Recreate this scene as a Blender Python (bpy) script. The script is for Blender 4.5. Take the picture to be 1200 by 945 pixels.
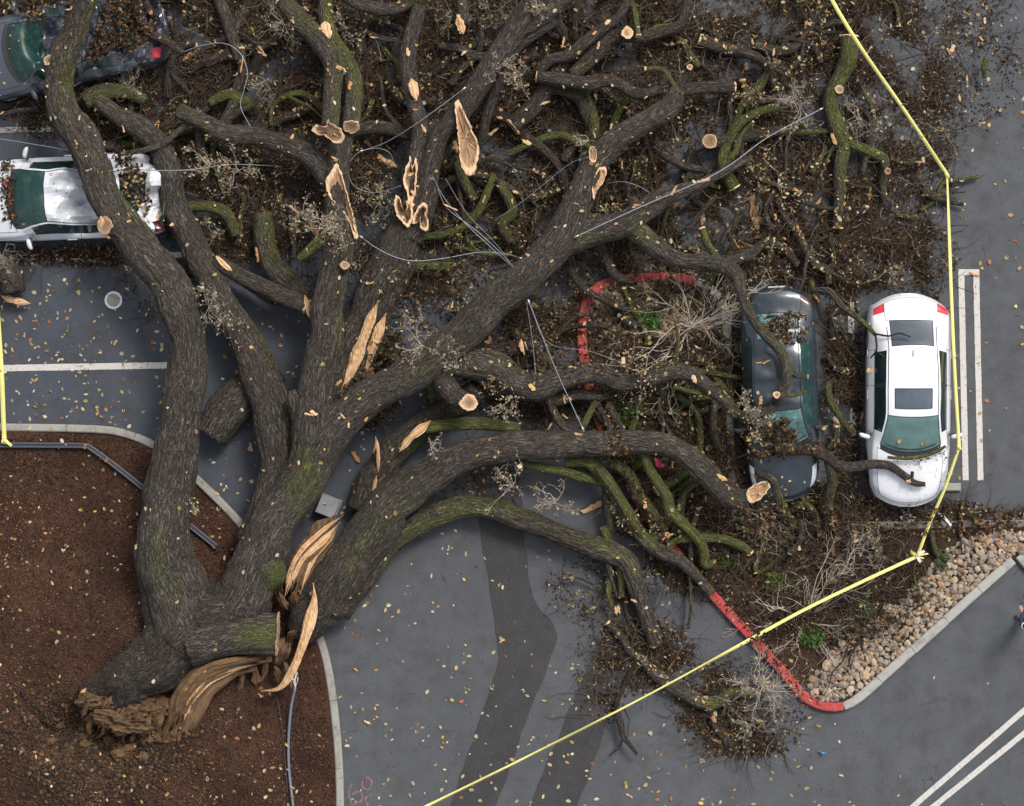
import bpy, math, random
import numpy as np
from mathutils import Vector, Matrix

random.seed(7)
rng = np.random.default_rng(7)
scene = bpy.context.scene
for o in list(bpy.data.objects):
    bpy.data.objects.remove(o, do_unlink=True)

# ------------------------------------------------------------------ camera
H = 55.0            # drone height, m
S = 52.0            # photograph pixels per metre on the ground
cam_d = bpy.data.cameras.new('camera')
cam = bpy.data.objects.new('camera', cam_d)
scene.collection.objects.link(cam)
cam.location = (0, 0, H)
cam.rotation_euler = (0, 0, 0)
cam_d.sensor_width = 36.0
cam_d.lens = 36.0 * H / (1200.0 / S)
cam_d.clip_start = 0.5
cam_d.clip_end = 2000
scene.camera = cam

# ------------------------------------------------------------------ sky, sun, exposure
SUN_EL, SUN_AZ = math.radians(52), math.radians(35)     # azimuth from +Y towards +X
world = bpy.data.worlds.new('World')
scene.world = world
world.use_nodes = True
wn, wl = world.node_tree.nodes, world.node_tree.links
wn.clear()
sky = wn.new('ShaderNodeTexSky')
sky.sky_type = 'NISHITA'
sky.sun_disc = False
sky.sun_elevation = SUN_EL
sky.sun_rotation = SUN_AZ
sky.air_density = 1.0
sky.dust_density = 4.0
sky.ozone_density = 1.0
hs = wn.new('ShaderNodeHueSaturation')          # overcast: the blue of the sky is greyed by cloud
hs.inputs['Saturation'].default_value = 0.30
bg = wn.new('ShaderNodeBackground')
bg.inputs['Strength'].default_value = 0.15
wo = wn.new('ShaderNodeOutputWorld')
wl.new(sky.outputs[0], hs.inputs['Color'])
wl.new(hs.outputs[0], bg.inputs['Color'])
wl.new(bg.outputs[0], wo.inputs['Surface'])
sl = bpy.data.lights.new('sun', 'SUN')
sl.energy = 1.5
sl.angle = math.radians(14)
sl.color = (1.0, 0.95, 0.88)
sun = bpy.data.objects.new('sun', sl)
scene.collection.objects.link(sun)
sd = Vector((math.sin(SUN_AZ) * math.cos(SUN_EL), math.cos(SUN_AZ) * math.cos(SUN_EL), math.sin(SUN_EL)))
sun.rotation_euler = sd.to_track_quat('Z', 'Y').to_euler()
sun.location = sd * 80
vs = scene.view_settings
vs.view_transform = 'Standard'
vs.look = 'None'
vs.exposure = 0.34
vs.gamma = 1.0
vs.use_curve_mapping = False
scene.render.engine = 'CYCLES'
scene.cycles.max_bounces = 6
scene.render.resolution_x = 1024
scene.render.resolution_y = 806

# ------------------------------------------------------------------ helpers
COL = scene.collection
OFF = {}            # world offset of each object's local frame (no rotations in use)

def W(px, py, z=0.0):
    k = (H - z) / H / S
    return ((px - 600.0) * k, (472.5 - py) * k, z)

def Wa(P, z=0.0):
    P = np.asarray(P, float)
    k = (H - z) / H / S
    return np.stack([(P[:, 0] - 600) * k, (472.5 - P[:, 1]) * k, np.zeros(len(P)) + z], 1)

def tag(o, label=None, cat=None, group=None, kind=None):
    if label: o['label'] = label
    if cat: o['category'] = cat
    if group: o['group'] = group
    if kind: o['kind'] = kind
    return o

def empty(name, loc, parent=None):
    o = bpy.data.objects.new(name, None)
    COL.objects.link(o)
    off = np.zeros(3)
    if parent is not None:
        o.parent = parent
        off = OFF[parent.name]
    o.location = tuple(np.array(loc) - off)
    o.empty_display_size = 0.2
    OFF[o.name] = np.array(loc, float)
    return o

def mesh(name, V, F, mat=None, attrs=None, smooth=False, mats=None, midx=None):
    """F: list of int arrays (n,k), any k."""
    V = np.asarray(V, np.float32)
    me = bpy.data.meshes.new(name)
    if not isinstance(F, list): F = [F]
    F = [np.asarray(f, np.int32) for f in F if len(f)]
    me.vertices.add(len(V))
    me.vertices.foreach_set('co', V.ravel())
    tot = np.concatenate([np.full(len(f), f.shape[1], np.int32) for f in F])
    idx = np.concatenate([f.ravel() for f in F])
    me.loops.add(len(idx))
    me.loops.foreach_set('vertex_index', idx)
    me.polygons.add(len(tot))
    st = np.concatenate([[0], np.cumsum(tot)[:-1]]).astype(np.int32)
    me.polygons.foreach_set('loop_start', st)
    me.polygons.foreach_set('loop_total', tot)
    me.polygons.foreach_set('use_smooth', np.full(len(tot), bool(smooth)))
    if midx is not None:
        me.polygons.foreach_set('material_index', np.asarray(midx, np.int32))
    if attrs:
        for k, a in attrs.items():
            a = np.asarray(a, np.float32)
            if a.ndim == 1:
                at = me.attributes.new(k, 'FLOAT', 'POINT'); at.data.foreach_set('value', a)
            else:
                at = me.attributes.new(k, 'FLOAT_VECTOR', 'POINT'); at.data.foreach_set('vector', a.ravel())
    me.update(calc_edges=True)
    me.validate()
    for m in (mats or ([mat] if mat else [])): me.materials.append(m)
    return me

def obj(name, me, parent=None, loc=None):
    o = bpy.data.objects.new(name, me)
    COL.objects.link(o)
    if parent is not None:
        o.parent = parent
    OFF[o.name] = OFF[parent.name].copy() if parent is not None else np.zeros(3)
    if loc is not None:
        o.location = tuple(np.array(loc) - OFF[o.name]); OFF[o.name] = np.array(loc, float)
    return o

def mk(name, V, F, mat, parent=None, attrs=None, smooth=False, origin=None, **kw):
    V = np.asarray(V, float)
    off = np.zeros(3)
    if parent is not None: off = OFF[parent.name]
    if origin is not None:
        me = mesh(name, V - np.array(origin), F, mat, attrs, smooth, **kw)
        return obj(name, me, parent, origin)
    me = mesh(name, V - off, F, mat, attrs, smooth, **kw)
    return obj(name, me, parent)

# value noise, vectorised
_perm = rng.integers(0, 1 << 30, 4096)
def _hash(i, j, k):
    h = (i * 73856093) ^ (j * 19349663) ^ (k * 83492791)
    h = (h ^ (h >> 13)) & 4095
    return _perm[h] / float(1 << 30)
def noise(P):
    P = np.asarray(P, float)
    i = np.floor(P).astype(np.int64); f = P - i
    f = f * f * (3 - 2 * f)
    r = 0
    for a in (0, 1):
        for b in (0, 1):
            for c in (0, 1):
                w = (f[:, 0] if a else 1 - f[:, 0]) * (f[:, 1] if b else 1 - f[:, 1]) * (f[:, 2] if c else 1 - f[:, 2])
                r = r + w * _hash(i[:, 0] + a, i[:, 1] + b, i[:, 2] + c)
    return r * 2 - 1
def fbm(P, o=3):
    r, a = 0, 1.0
    P = np.asarray(P, float)
    for k in range(o):
        r = r + a * noise(P * (2 ** k) + 17.3 * k); a *= 0.5
    return r
def sstep(a, b, x):
    t = np.clip((x - a) / (b - a), 0, 1)
    return t * t * (3 - 2 * t)

def inpoly(P, poly):
    P = np.asarray(P, float); poly = np.asarray(poly, float)
    x, y = P[:, 0], P[:, 1]
    r = np.zeros(len(P), bool)
    j = len(poly) - 1
    for i in range(len(poly)):
        xi, yi = poly[i]; xj, yj = poly[j]
        c = ((yi > y) != (yj > y)) & (x < (xj - xi) * (y - yi) / (yj - yi + 1e-12) + xi)
        r ^= c; j = i
    return r

def cr(pts, step):
    """Catmull-Rom through rows of pts (first 3 columns position), resampled evenly."""
    P = np.asarray(pts, float)
    if len(P) == 2:
        n = max(2, int(np.linalg.norm(P[1, :3] - P[0, :3]) / step) + 1)
        t = np.linspace(0, 1, n)[:, None]
        return P[0] * (1 - t) + P[1] * t
    Q = np.vstack([2 * P[0] - P[1], P, 2 * P[-1] - P[-2]])
    out = []
    for i in range(1, len(Q) - 2):
        t = np.linspace(0, 1, 24, endpoint=False)[:, None]
        a, b, c, d = Q[i - 1], Q[i], Q[i + 1], Q[i + 2]
        out.append(0.5 * (2 * b + (c - a) * t + (2 * a - 5 * b + 4 * c - d) * t ** 2 + (3 * b - a - 3 * c + d) * t ** 3))
    out.append(Q[-2][None])
    D = np.vstack(out)
    L = np.concatenate([[0], np.cumsum(np.linalg.norm(np.diff(D[:, :3], axis=0), axis=1))])
    n = max(3, int(L[-1] / step) + 1)
    s = np.linspace(0, L[-1], n)
    return np.stack([np.interp(s, L, D[:, k]) for k in range(D.shape[1])], 1)

def frames(C):
    T = np.gradient(C, axis=0)
    T /= np.linalg.norm(T, axis=1)[:, None] + 1e-12
    N = np.zeros_like(C)
    r = np.array([0, 0, 1.0]) if abs(T[0, 2]) < 0.9 else np.array([1.0, 0, 0])
    n = r - T[0] * r.dot(T[0]); n /= np.linalg.norm(n)
    for i in range(len(C)):
        n = n - T[i] * n.dot(T[i]); n /= np.linalg.norm(n) + 1e-12
        N[i] = n
    return T, N, np.cross(T, N)

def quads_tube(n, m, off=0):
    i = np.arange(n - 1)[:, None]; j = np.arange(m)[None]
    a = i * m + j; b = i * m + (j + 1) % m
    return np.stack([a, b, b + m, a + m], -1).reshape(-1, 4) + off

def tube(pts, rad, m=8, cap=True):
    C = np.asarray(pts, float); n = len(C)
    R = np.broadcast_to(np.asarray(rad, float), (n,))
    T, N, B = frames(C)
    th = np.linspace(0, 2 * np.pi, m, endpoint=False)
    V = C[:, None] + R[:, None, None] * (np.cos(th)[None, :, None] * N[:, None] + np.sin(th)[None, :, None] * B[:, None])
    V = V.reshape(-1, 3)
    F = [quads_tube(n, m)]
    if cap:
        V = np.vstack([V, C[0], C[-1]])
        j = np.arange(m); k = (j + 1) % m
        F.append(np.stack([k, j, np.full(m, n * m)], 1))
        F.append(np.stack([j + (n - 1) * m, k + (n - 1) * m, np.full(m, n * m + 1)], 1))
    return V, F

def tubes(C, R, m=3):
    """batch of open tubes: C (N,K,3), R (N,K)."""
    Nn, K, _ = C.shape
    T = np.gradient(C, axis=1); T /= np.linalg.norm(T, axis=2, keepdims=True) + 1e-9
    ref = np.where(np.abs(T[:, :, 2:3]) < 0.8, np.array([0, 0, 1.0]), np.array([1.0, 0, 0]))
    N = np.cross(T, ref); N /= np.linalg.norm(N, axis=2, keepdims=True) + 1e-9
    B = np.cross(T, N)
    th = np.linspace(0, 2 * np.pi, m, endpoint=False)
    V = C[:, :, None] + R[:, :, None, None] * (np.cos(th)[None, None, :, None] * N[:, :, None] + np.sin(th)[None, None, :, None] * B[:, :, None])
    q = quads_tube(K, m)
    F = (q[None] + (np.arange(Nn) * K * m)[:, None, None]).reshape(-1, 4)
    return V.reshape(-1, 3), F

def merge(parts):
    V, F, o = [], [], 0
    for v, f in parts:
        V.append(v)
        for a in (f if isinstance(f, list) else [f]): F.append(np.asarray(a) + o)
        o += len(v)
    return np.vstack(V), F

def box(cx, cy, cz, sx, sy, sz, a=0.0, bev=0.0):
    """box, optionally with chamfered top edges; a = rotation about z"""
    x, y, z = sx / 2, sy / 2, sz / 2
    if bev:
        b = bev
        V = np.array([[-x, -y, -z], [x, -y, -z], [x, y, -z], [-x, y, -z],
                      [-x, -y, z - b], [x, -y, z - b], [x, y, z - b], [-x, y, z - b],
                      [-x + b, -y + b, z], [x - b, -y + b, z], [x - b, y - b, z], [-x + b, y - b, z]])
        F = [[3, 2, 1, 0], [0, 1, 5, 4], [1, 2, 6, 5], [2, 3, 7, 6], [3, 0, 4, 7], [4, 5, 9, 8], [5, 6, 10, 9], [6, 7, 11, 10], [7, 4, 8, 11], [8, 9, 10, 11]]
    else:
        V = np.array([[-x, -y, -z], [x, -y, -z], [x, y, -z], [-x, y, -z], [-x, -y, z], [x, -y, z], [x, y, z], [-x, y, z]])
        F = [[3, 2, 1, 0], [0, 1, 5, 4], [1, 2, 6, 5], [2, 3, 7, 6], [3, 0, 4, 7], [4, 5, 6, 7]]
    c, s = math.cos(a), math.sin(a)
    V = V @ np.array([[c, s, 0], [-s, c, 0], [0, 0, 1]]) + np.array([cx, cy, cz])
    return V, [np.array(F)]

# ------------------------------------------------------------------ materials
class NT:
    def __init__(s, name):
        s.m = bpy.data.materials.new(name); s.m.use_nodes = True
        s.t = s.m.node_tree; s.n = s.t.nodes; s.l = s.t.links
        s.b = s.n['Principled BSDF']
    def node(s, t, **kw):
        n = s.n.new('ShaderNode' + t)
        for k, v in kw.items(): setattr(n, k, v)
        return n
    def set(s, n, **kw):
        for k, v in kw.items():
            i = n.inputs[k.replace('_', ' ')]
            if hasattr(v, 'links') or hasattr(v, 'is_output'): s.l.new(v, i)
            else: i.default_value = v
        return n
    def noise(s, vec, scale, detail=4, rough=0.6, dist=0.0):
        n = s.node('TexNoise'); s.l.new(vec, n.inputs['Vector'])
        n.inputs['Scale'].default_value = scale; n.inputs['Detail'].default_value = detail
        n.inputs['Roughness'].default_value = rough; n.inputs['Distortion'].default_value = dist
        return n.outputs['Fac']
    def voro(s, vec, scale, feat='F1', out='Distance'):
        n = s.node('TexVoronoi', feature=feat); s.l.new(vec, n.inputs['Vector']); n.inputs['Scale'].default_value = scale
        return n.outputs[out]
    def ramp(s, fac, stops):
        n = s.node('ValToRGB'); s.l.new(fac, n.inputs[0])
        e = n.color_ramp.elements
        while len(e) < len(stops): e.new(0.5)
        for k, (p, c) in enumerate(stops):
            e[k].position = p
            e[k].color = (c, c, c, 1) if not hasattr(c, '__len__') else (*c, 1)
        return n.outputs['Color']
    def mix(s, fac, a, b, blend='MIX'):
        n = s.node('Mix', data_type='RGBA', blend_type=blend)
        for i, v in ((n.inputs[0], fac), (n.inputs[6], a), (n.inputs[7], b)):
            if hasattr(v, 'is_output'): s.l.new(v, i)
            elif hasattr(v, '__len__'): i.default_value = (*v, 1) if len(v) == 3 else v
            else: i.default_value = v
        return n.outputs[2]
    def math(s, op, a, b=0.5, c=None):
        n = s.node('Math', operation=op)
        for i, v in enumerate((a, b) if c is None else (a, b, c)):
            if hasattr(v, 'is_output'): s.l.new(v, n.inputs[i])
            else: n.inputs[i].default_value = v
        return n.outputs[0]
    def attr(s, name, out='Fac'):
        n = s.node('Attribute'); n.attribute_name = name
        return n.outputs[out]
    def obj(s): return s.node('TexCoord').outputs['Object']
    def pos(s): return s.node('NewGeometry').outputs['Position']
    def bump(s, h, strength=0.5, dist=0.02):
        n = s.node('Bump'); n.inputs['Strength'].default_value = strength; n.inputs['Distance'].default_value = dist
        s.l.new(h, n.inputs['Height']); s.l.new(n.outputs[0], s.b.inputs['Normal'])
    def base(s, c):
        i = s.b.inputs['Base Color']
        if hasattr(c, 'is_output'): s.l.new(c, i)
        else: i.default_value = (*c, 1)
    def rough(s, v):
        i = s.b.inputs['Roughness']
        if hasattr(v, 'is_output'): s.l.new(v, i)
        else: i.default_value = v
    def scalevec(s, vec, sc):
        n = s.node('VectorMath', operation='MULTIPLY'); s.l.new(vec, n.inputs[0]); n.inputs[1].default_value = sc
        return n.outputs[0]
    def addvec(s, a, b):
        n = s.node('VectorMath', operation='ADD'); s.l.new(a, n.inputs[0]); s.l.new(b, n.inputs[1])
        return n.outputs[0]

def simple(name, c, rough=0.6, metal=0.0, spec=0.5, coat=0.0, var=0.0, vscale=20):
    t = NT(name)
    if var:
        f = t.noise(t.pos(), vscale, 5)
        t.base(t.mix(f, tuple(x * (1 - var) for x in c), tuple(min(1, x * (1 + var)) for x in c)))
    else:
        t.base(c)
    t.rough(rough); t.b.inputs['Metallic'].default_value = metal
    t.b.inputs['Specular IOR Level'].default_value = spec
    t.b.inputs['Coat Weight'].default_value = coat
    t.b.inputs['Coat Roughness'].default_value = 0.05
    return t.m

M = {}
def asphalt(name, c, patch):
    t = NT(name); p = t.pos()
    big = t.noise(p, 0.35, 5, 0.55)
    mid = t.noise(p, 2.2, 6, 0.65)
    fine = t.noise(p, 55, 3, 0.8)
    spk = t.voro(p, 60)
    col = t.mix(t.ramp(big, [(0.3, 0), (0.7, 1)]), tuple(x * 0.82 for x in c), tuple(x * 1.15 for x in c))
    col = t.mix(t.ramp(mid, [(0.35, 0.0), (0.72, 0.8)]), col, tuple(x * 0.70 for x in c))
    col = t.mix(t.ramp(t.noise(p, 0.9, 3, 0.5, 1.5), [(0.56, 0.0), (0.68, 0.55)]), col, tuple(x * 0.66 for x in c))
    col = t.mix(t.ramp(fine, [(0.42, 0.0), (0.75, 0.7)]), col, tuple(min(1, x * 1.9 + 0.02) for x in c))
    col = t.mix(t.ramp(spk, [(0.0, 0.45), (0.25, 0.0)]), col, tuple(x * 0.35 for x in c))
    # fine hairline cracks
    w = t.addvec(p, t.scalevec(t.node('TexNoise').outputs['Color'], (0.0, 0.0, 0.0)))
    ns = t.node('TexNoise'); t.l.new(p, ns.inputs['Vector']); ns.inputs['Scale'].default_value = 1.3; ns.inputs['Detail'].default_value = 6
    w = t.addvec(p, t.scalevec(ns.outputs['Color'], (0.9, 0.9, 0.9)))
    cr_ = t.voro(w, 0.42, 'DISTANCE_TO_EDGE')
    cm = t.math('MULTIPLY', t.ramp(cr_, [(0.0, 1), (0.009, 0)]), t.ramp(t.noise(p, 0.6, 3), [(0.52, 0), (0.65, 0.45)]))
    col = t.mix(cm, col, tuple(x * 0.3 for x in c))
    # old brown leaf stains
    st = t.ramp(t.noise(p, 1.1, 7, 0.7), [(0.52, 0.0), (0.78, 0.6)])
    col = t.mix(st, col, (0.055, 0.042, 0.036))
    t.base(col)
    t.rough(t.ramp(mid, [(0.3, 0.62), (0.7, 0.85)]))
    t.b.inputs['Specular IOR Level'].default_value = 0.35
    t.bump(t.math('ADD', fine, t.math('MULTIPLY', spk, 0.6)), 0.55, 0.012)
    return t.m
M['asphalt'] = asphalt('asphalt', (0.067, 0.071, 0.078), False)
M['asphalt_dark'] = asphalt('asphalt_dark', (0.034, 0.033, 0.035), True)
M['asphalt_seal'] = asphalt('asphalt_seal', (0.047, 0.054, 0.068), True)
M['asphalt_pale'] = asphalt('asphalt_pale', (0.082, 0.088, 0.096), True)

def bark():
    t = NT('bark'); bc = t.attr('bc', 'Vector')
    ns = t.node('TexNoise'); t.l.new(bc, ns.inputs['Vector']); ns.inputs['Scale'].default_value = 3.0; ns.inputs['Detail'].default_value = 4
    w = t.addvec(bc, t.scalevec(ns.outputs['Color'], (0.10, 0.10, 0.22)))
    v = t.scalevec(w, (21.0, 21.0, 3.4))
    e = t.math('ABSOLUTE', t.math('SUBTRACT', t.noise(v, 1.0, 3, 0.55, 0.35), 0.5))
    v2 = t.scalevec(w, (26.0, 26.0, 6.5))
    e2 = t.voro(v2, 1.0, 'DISTANCE_TO_EDGE')
    fine = t.noise(t.scalevec(bc, (1, 1, 0.35)), 60, 4, 0.7)
    crack = t.ramp(e, [(0.0, 0.0), (0.035, 0.5), (0.12, 1.0)])
    crack2 = t.ramp(e2, [(0.0, 0.0), (0.2, 1.0)])
    big = t.noise(bc, 0.9, 5, 0.6)
    brown = t.attr('brown')
    plate = t.mix(t.ramp(big, [(0.3, 0), (0.7, 1)]), (0.100, 0.082, 0.068), (0.160, 0.136, 0.115))
    plate = t.mix(t.math('MULTIPLY', fine, 0.34), plate, (0.215, 0.188, 0.165))
    plate = t.mix(brown, plate, (0.075, 0.050, 0.033))
    col = t.mix(t.math('MULTIPLY', t.math('SUBTRACT', 1.0, crack), 0.8), plate, (0.030, 0.023, 0.018))
    col = t.mix(t.math('MULTIPLY', t.math('SUBTRACT', 1.0, crack2), 0.45), col, (0.03, 0.024, 0.02))
    mn = t.noise(bc, 20, 6, 0.8)
    mo = t.attr('moss')
    mf = t.ramp(t.math('ADD', mo, t.math('MULTIPLY', t.math('SUBTRACT', mn, 0.5), 1.9)), [(0.40, 0), (0.66, 1)])
    mcol = t.mix(t.noise(bc, 5, 4), (0.085, 0.103, 0.018), (0.275, 0.320, 0.055))
    mcol = t.mix(t.math('MULTIPLY', t.noise(bc, 45, 3), 0.6), mcol, (0.07, 0.08, 0.025))
    mk_ = t.math('MULTIPLY', mf, t.math('ADD', 0.45, t.math('MULTIPLY', t.math('MULTIPLY', crack, crack2), 0.5)))
    col = t.mix(mk_, col, mcol)
    # lichen bloom
    li = t.ramp(t.noise(bc, 7, 5, 0.75), [(0.62, 0), (0.76, 0.25)])
    col = t.mix(li, col, (0.165, 0.17, 0.135))
    t.base(col); t.rough(0.9); t.b.inputs['Specular IOR Level'].default_value = 0.2
    h = t.math('ADD', t.math('MULTIPLY', crack, 1.0), t.math('ADD', t.math('MULTIPLY', crack2, 0.4), t.math('MULTIPLY', fine, 0.35)))
    t.bump(h, 1.0, 0.055)
    return t.m
M['bark'] = bark()

def cutwood():
    t = NT('cut_wood'); p = t.pos(); c = t.attr('core')
    n = t.noise(p, 9, 5, 0.7)
    rings = t.ramp(t.math('FRACT', t.math('MULTIPLY', c, 6.0)), [(0, 0.0), (0.5, 0.25), (1, 0.0)])
    cc = t.math('ADD', c, t.math('MULTIPLY', t.math('SUBTRACT', n, 0.5), 0.75))
    col = t.ramp(cc, [(0.0, (0.80, 0.56, 0.35)), (0.26, (0.74, 0.46, 0.25)), (0.52, (0.33, 0.19, 0.10)), (0.9, (0.13, 0.075, 0.042))])
    col = t.mix(t.math('MULTIPLY', rings, 0.4), col, (0.35, 0.2, 0.1))
    fb = t.noise(t.scalevec(t.attr('bc', 'Vector'), (45, 45, 4)), 1.0, 4, 0.7)
    col = t.mix(t.ramp(fb, [(0.45, 0.0), (0.7, 0.75)]), col, (0.22, 0.13, 0.075))
    col = t.mix(t.math('MULTIPLY', t.noise(p, 45, 4, 0.8), 0.4), col, (0.6, 0.42, 0.27))
    t.base(col); t.rough(0.8)
    t.bump(t.noise(p, 50, 4, 0.8), 0.6, 0.015)
    return t.m
M['cut'] = cutwood()

def tornwood(name, a, b, c):
    t = NT(name); bc = t.attr('bc', 'Vector')
    f = t.noise(t.scalevec(bc, (30, 30, 2.5)), 1.0, 5, 0.7)
    n = t.noise(bc, 4, 4)
    col = t.mix(t.ramp(f, [(0.3, 0), (0.7, 1)]), a, b)
    col = t.mix(t.ramp(n, [(0.45, 0), (0.7, 0.85)]), col, c)
    t.base(col); t.rough(0.8); t.bump(f, 0.8, 0.03)
    return t.m
M['torn'] = tornwood('torn_wood', (0.62, 0.37, 0.18), (0.82, 0.57, 0.34), (0.46, 0.24, 0.09))
M['torn_dark'] = tornwood('torn_wood_weathered', (0.065, 0.038, 0.023), (0.30, 0.175, 0.085), (0.09, 0.05, 0.028))
M['root_rot'] = tornwood('root_rot', (0.19, 0.105, 0.042), (0.10, 0.058, 0.030), (0.036, 0.023, 0.016))
M['rot'] = tornwood('rotten_root_wood', (0.30, 0.165, 0.065), (0.15, 0.085, 0.04), (0.055, 0.034, 0.021))
def chipwood():
    t = NT('chip_wood'); oi = t.node('ObjectInfo'); bc = t.attr('bc', 'Vector')
    f = t.noise(t.scalevec(bc, (14, 14, 2.5)), 1.0, 4, 0.7)
    col = t.ramp(oi.outputs['Random'], [(0.0, (0.80, 0.56, 0.34)), (0.35, (0.68, 0.42, 0.21)), (0.6, (0.76, 0.47, 0.24)), (0.8, (0.46, 0.22, 0.07)), (1.0, (0.58, 0.34, 0.14))])
    col = t.mix(t.ramp(f, [(0.4, 0), (0.7, 0.7)]), col, (0.30, 0.17, 0.09))
    t.base(col); t.rough(0.85); t.bump(f, 0.6, 0.02)
    return t.m
M['chip'] = chipwood()

def coloured(name, rough=0.75, trans=0.0, var=0.25):
    t = NT(name); c = t.attr('col', 'Color')
    f = t.noise(t.pos(), 60, 3, 0.7)
    t.base(t.mix(t.math('MULTIPLY', f, var * 2), c, (0.02, 0.015, 0.01)))
    t.rough(rough); t.b.inputs['Specular IOR Level'].default_value = 0.25
    return t.m
M['leaf'] = coloured('leaf')

def twigm(name, a, b):
    t = NT(name); t.base(t.mix(t.noise(t.pos(), 6, 4), a, b)); t.rough(0.9); t.b.inputs['Specular IOR Level'].default_value = 0.2
    return t.m
M['twig_dark'] = twigm('twig_dark', (0.028, 0.020, 0.015), (0.095, 0.066, 0.045))
M['twig_pale'] = twigm('twig_pale', (0.30, 0.25, 0.20), (0.52, 0.45, 0.375))
M['twig_lichen'] = twigm('twig_lichen', (0.17, 0.15, 0.11), (0.36, 0.34, 0.28))

def mulchm(name, a, b, c, fineamt=1.0):
    t = NT(name); p = t.pos()
    v = t.node('TexVoronoi'); t.l.new(p, v.inputs['Vector']); v.inputs['Scale'].default_value = 28
    col = t.mix(t.node('SeparateColor') and t.noise(p, 22, 4, 0.8), a, b)
    sc = t.node('SeparateColor'); t.l.new(v.outputs['Color'], sc.inputs[0])
    col = t.mix(t.math('MULTIPLY', sc.outputs[0], 0.5), col, c)
    big = t.noise(p, 0.7, 5, 0.6)
    col = t.mix(t.ramp(big, [(0.4, 0), (0.65, 0.65)]), col, tuple(x * 0.5 for x in a))
    t.base(col); t.rough(0.95); t.b.inputs['Specular IOR Level'].default_value = 0.15
    t.bump(t.math('ADD', v.outputs['Distance'], t.noise(p, 40, 4, 0.8)), 0.9, 0.03)
    return t.m
M['mulch'] = mulchm('mulch', (0.046, 0.024, 0.017), (0.080, 0.040, 0.027), (0.14, 0.070, 0.042))
M['soil'] = mulchm('island_mulch', (0.040, 0.026, 0.019), (0.070, 0.043, 0.028), (0.11, 0.07, 0.045))

def conc(name, c, paint=None):
    t = NT(name); p = t.pos()
    n = t.noise(p, 6, 6, 0.7); f = t.noise(p, 70, 3, 0.8)
    col = t.mix(n, tuple(x * 0.65 for x in c), tuple(x * 1.2 for x in c))
    col = t.mix(t.math('MULTIPLY', f, 0.5), col, tuple(x * 0.5 for x in c))
    if paint:
        pc = t.mix(n, tuple(x * 0.75 for x in paint), paint)
        col = t.mix(t.ramp(t.noise(p, 13, 7, 0.75), [(0.50, 1.0), (0.66, 0.12)]), col, pc)
    st = t.ramp(t.noise(p, 2.5, 5, 0.7), [(0.5, 0), (0.7, 0.5)])
    col = t.mix(st, col, (0.07, 0.055, 0.042))
    t.base(col); t.rough(0.85); t.bump(f, 0.4, 0.006)
    return t.m
M['kerb'] = conc('kerb_concrete', (0.36, 0.35, 0.305))
M['kerb_dirty'] = conc('kerb_dirty', (0.19, 0.175, 0.15))
M['kerb_pale'] = conc('kerb_pale', (0.43, 0.42, 0.385))
M['kerb_red'] = conc('kerb_red_paint', (0.25, 0.2, 0.18), (0.50, 0.045, 0.045))
M['concrete'] = conc('pale_concrete', (0.42, 0.41, 0.39))

def paintline(name, c, lo, hi):
    t = NT(name); p = t.pos()
    n = t.noise(p, 16, 7, 0.75); f = t.noise(p, 60, 3, 0.8)
    col = t.mix(t.ramp(n, [(lo, 0), (hi, 1)]), c, (0.08, 0.08, 0.085))
    col = t.mix(t.math('MULTIPLY', f, 0.35), col, (0.16, 0.15, 0.14))
    t.base(col); t.rough(0.8); t.bump(f, 0.3, 0.006)
    return t.m
M['line'] = paintline('white_line_paint', (0.60, 0.575, 0.535), 0.54, 0.72)
M['line_worn'] = paintline('worn_line_paint', (0.55, 0.53, 0.50), 0.50, 0.66)
M['pinkspray'] = paintline('pink_spray_paint', (0.34, 0.12, 0.15), 0.36, 0.56)
M['tape'] = simple('yellow_tape', (0.80, 0.74, 0.24), 0.4, var=0.15, vscale=9)
M['wire'] = simple('grey_wire', (0.26, 0.28, 0.31), 0.45, 0.4)
M['wire_dark'] = simple('dark_cable', (0.075, 0.085, 0.11), 0.45, 0.2)
M['cable'] = simple('cable_sheath', (0.16, 0.19, 0.24), 0.45, 0.1, var=0.2)
M['black'] = simple('black_rubber', (0.012, 0.012, 0.013), 0.6)
M['chrome'] = simple('chrome', (0.7, 0.7, 0.72), 0.12, 1.0)
M['alloy'] = simple('alloy', (0.45, 0.46, 0.48), 0.3, 0.9)
M['plastic_dark'] = simple('dark_plastic', (0.03, 0.03, 0.033), 0.5)
M['blue_scrap'] = simple('blue_plastic', (0.10, 0.33, 0.62), 0.4)
M['white_scrap'] = simple('white_plastic', (0.72, 0.72, 0.74), 0.4, var=0.15)
M['pink_scrap'] = simple('pink_plastic', (0.72, 0.07, 0.16), 0.4, var=0.2)
M['box_grey'] = conc('box_lid_grey', (0.30, 0.31, 0.34))
M['skin'] = simple('skin', (0.46, 0.28, 0.2), 0.55)
M['hair'] = simple('hair', (0.07, 0.055, 0.045), 0.7, var=0.3, vscale=80)
M['navy'] = simple('navy_cloth', (0.018, 0.026, 0.045), 0.85, var=0.35, vscale=25)
M['white_cloth'] = simple('white_cloth', (0.7, 0.7, 0.72), 0.8)

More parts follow.
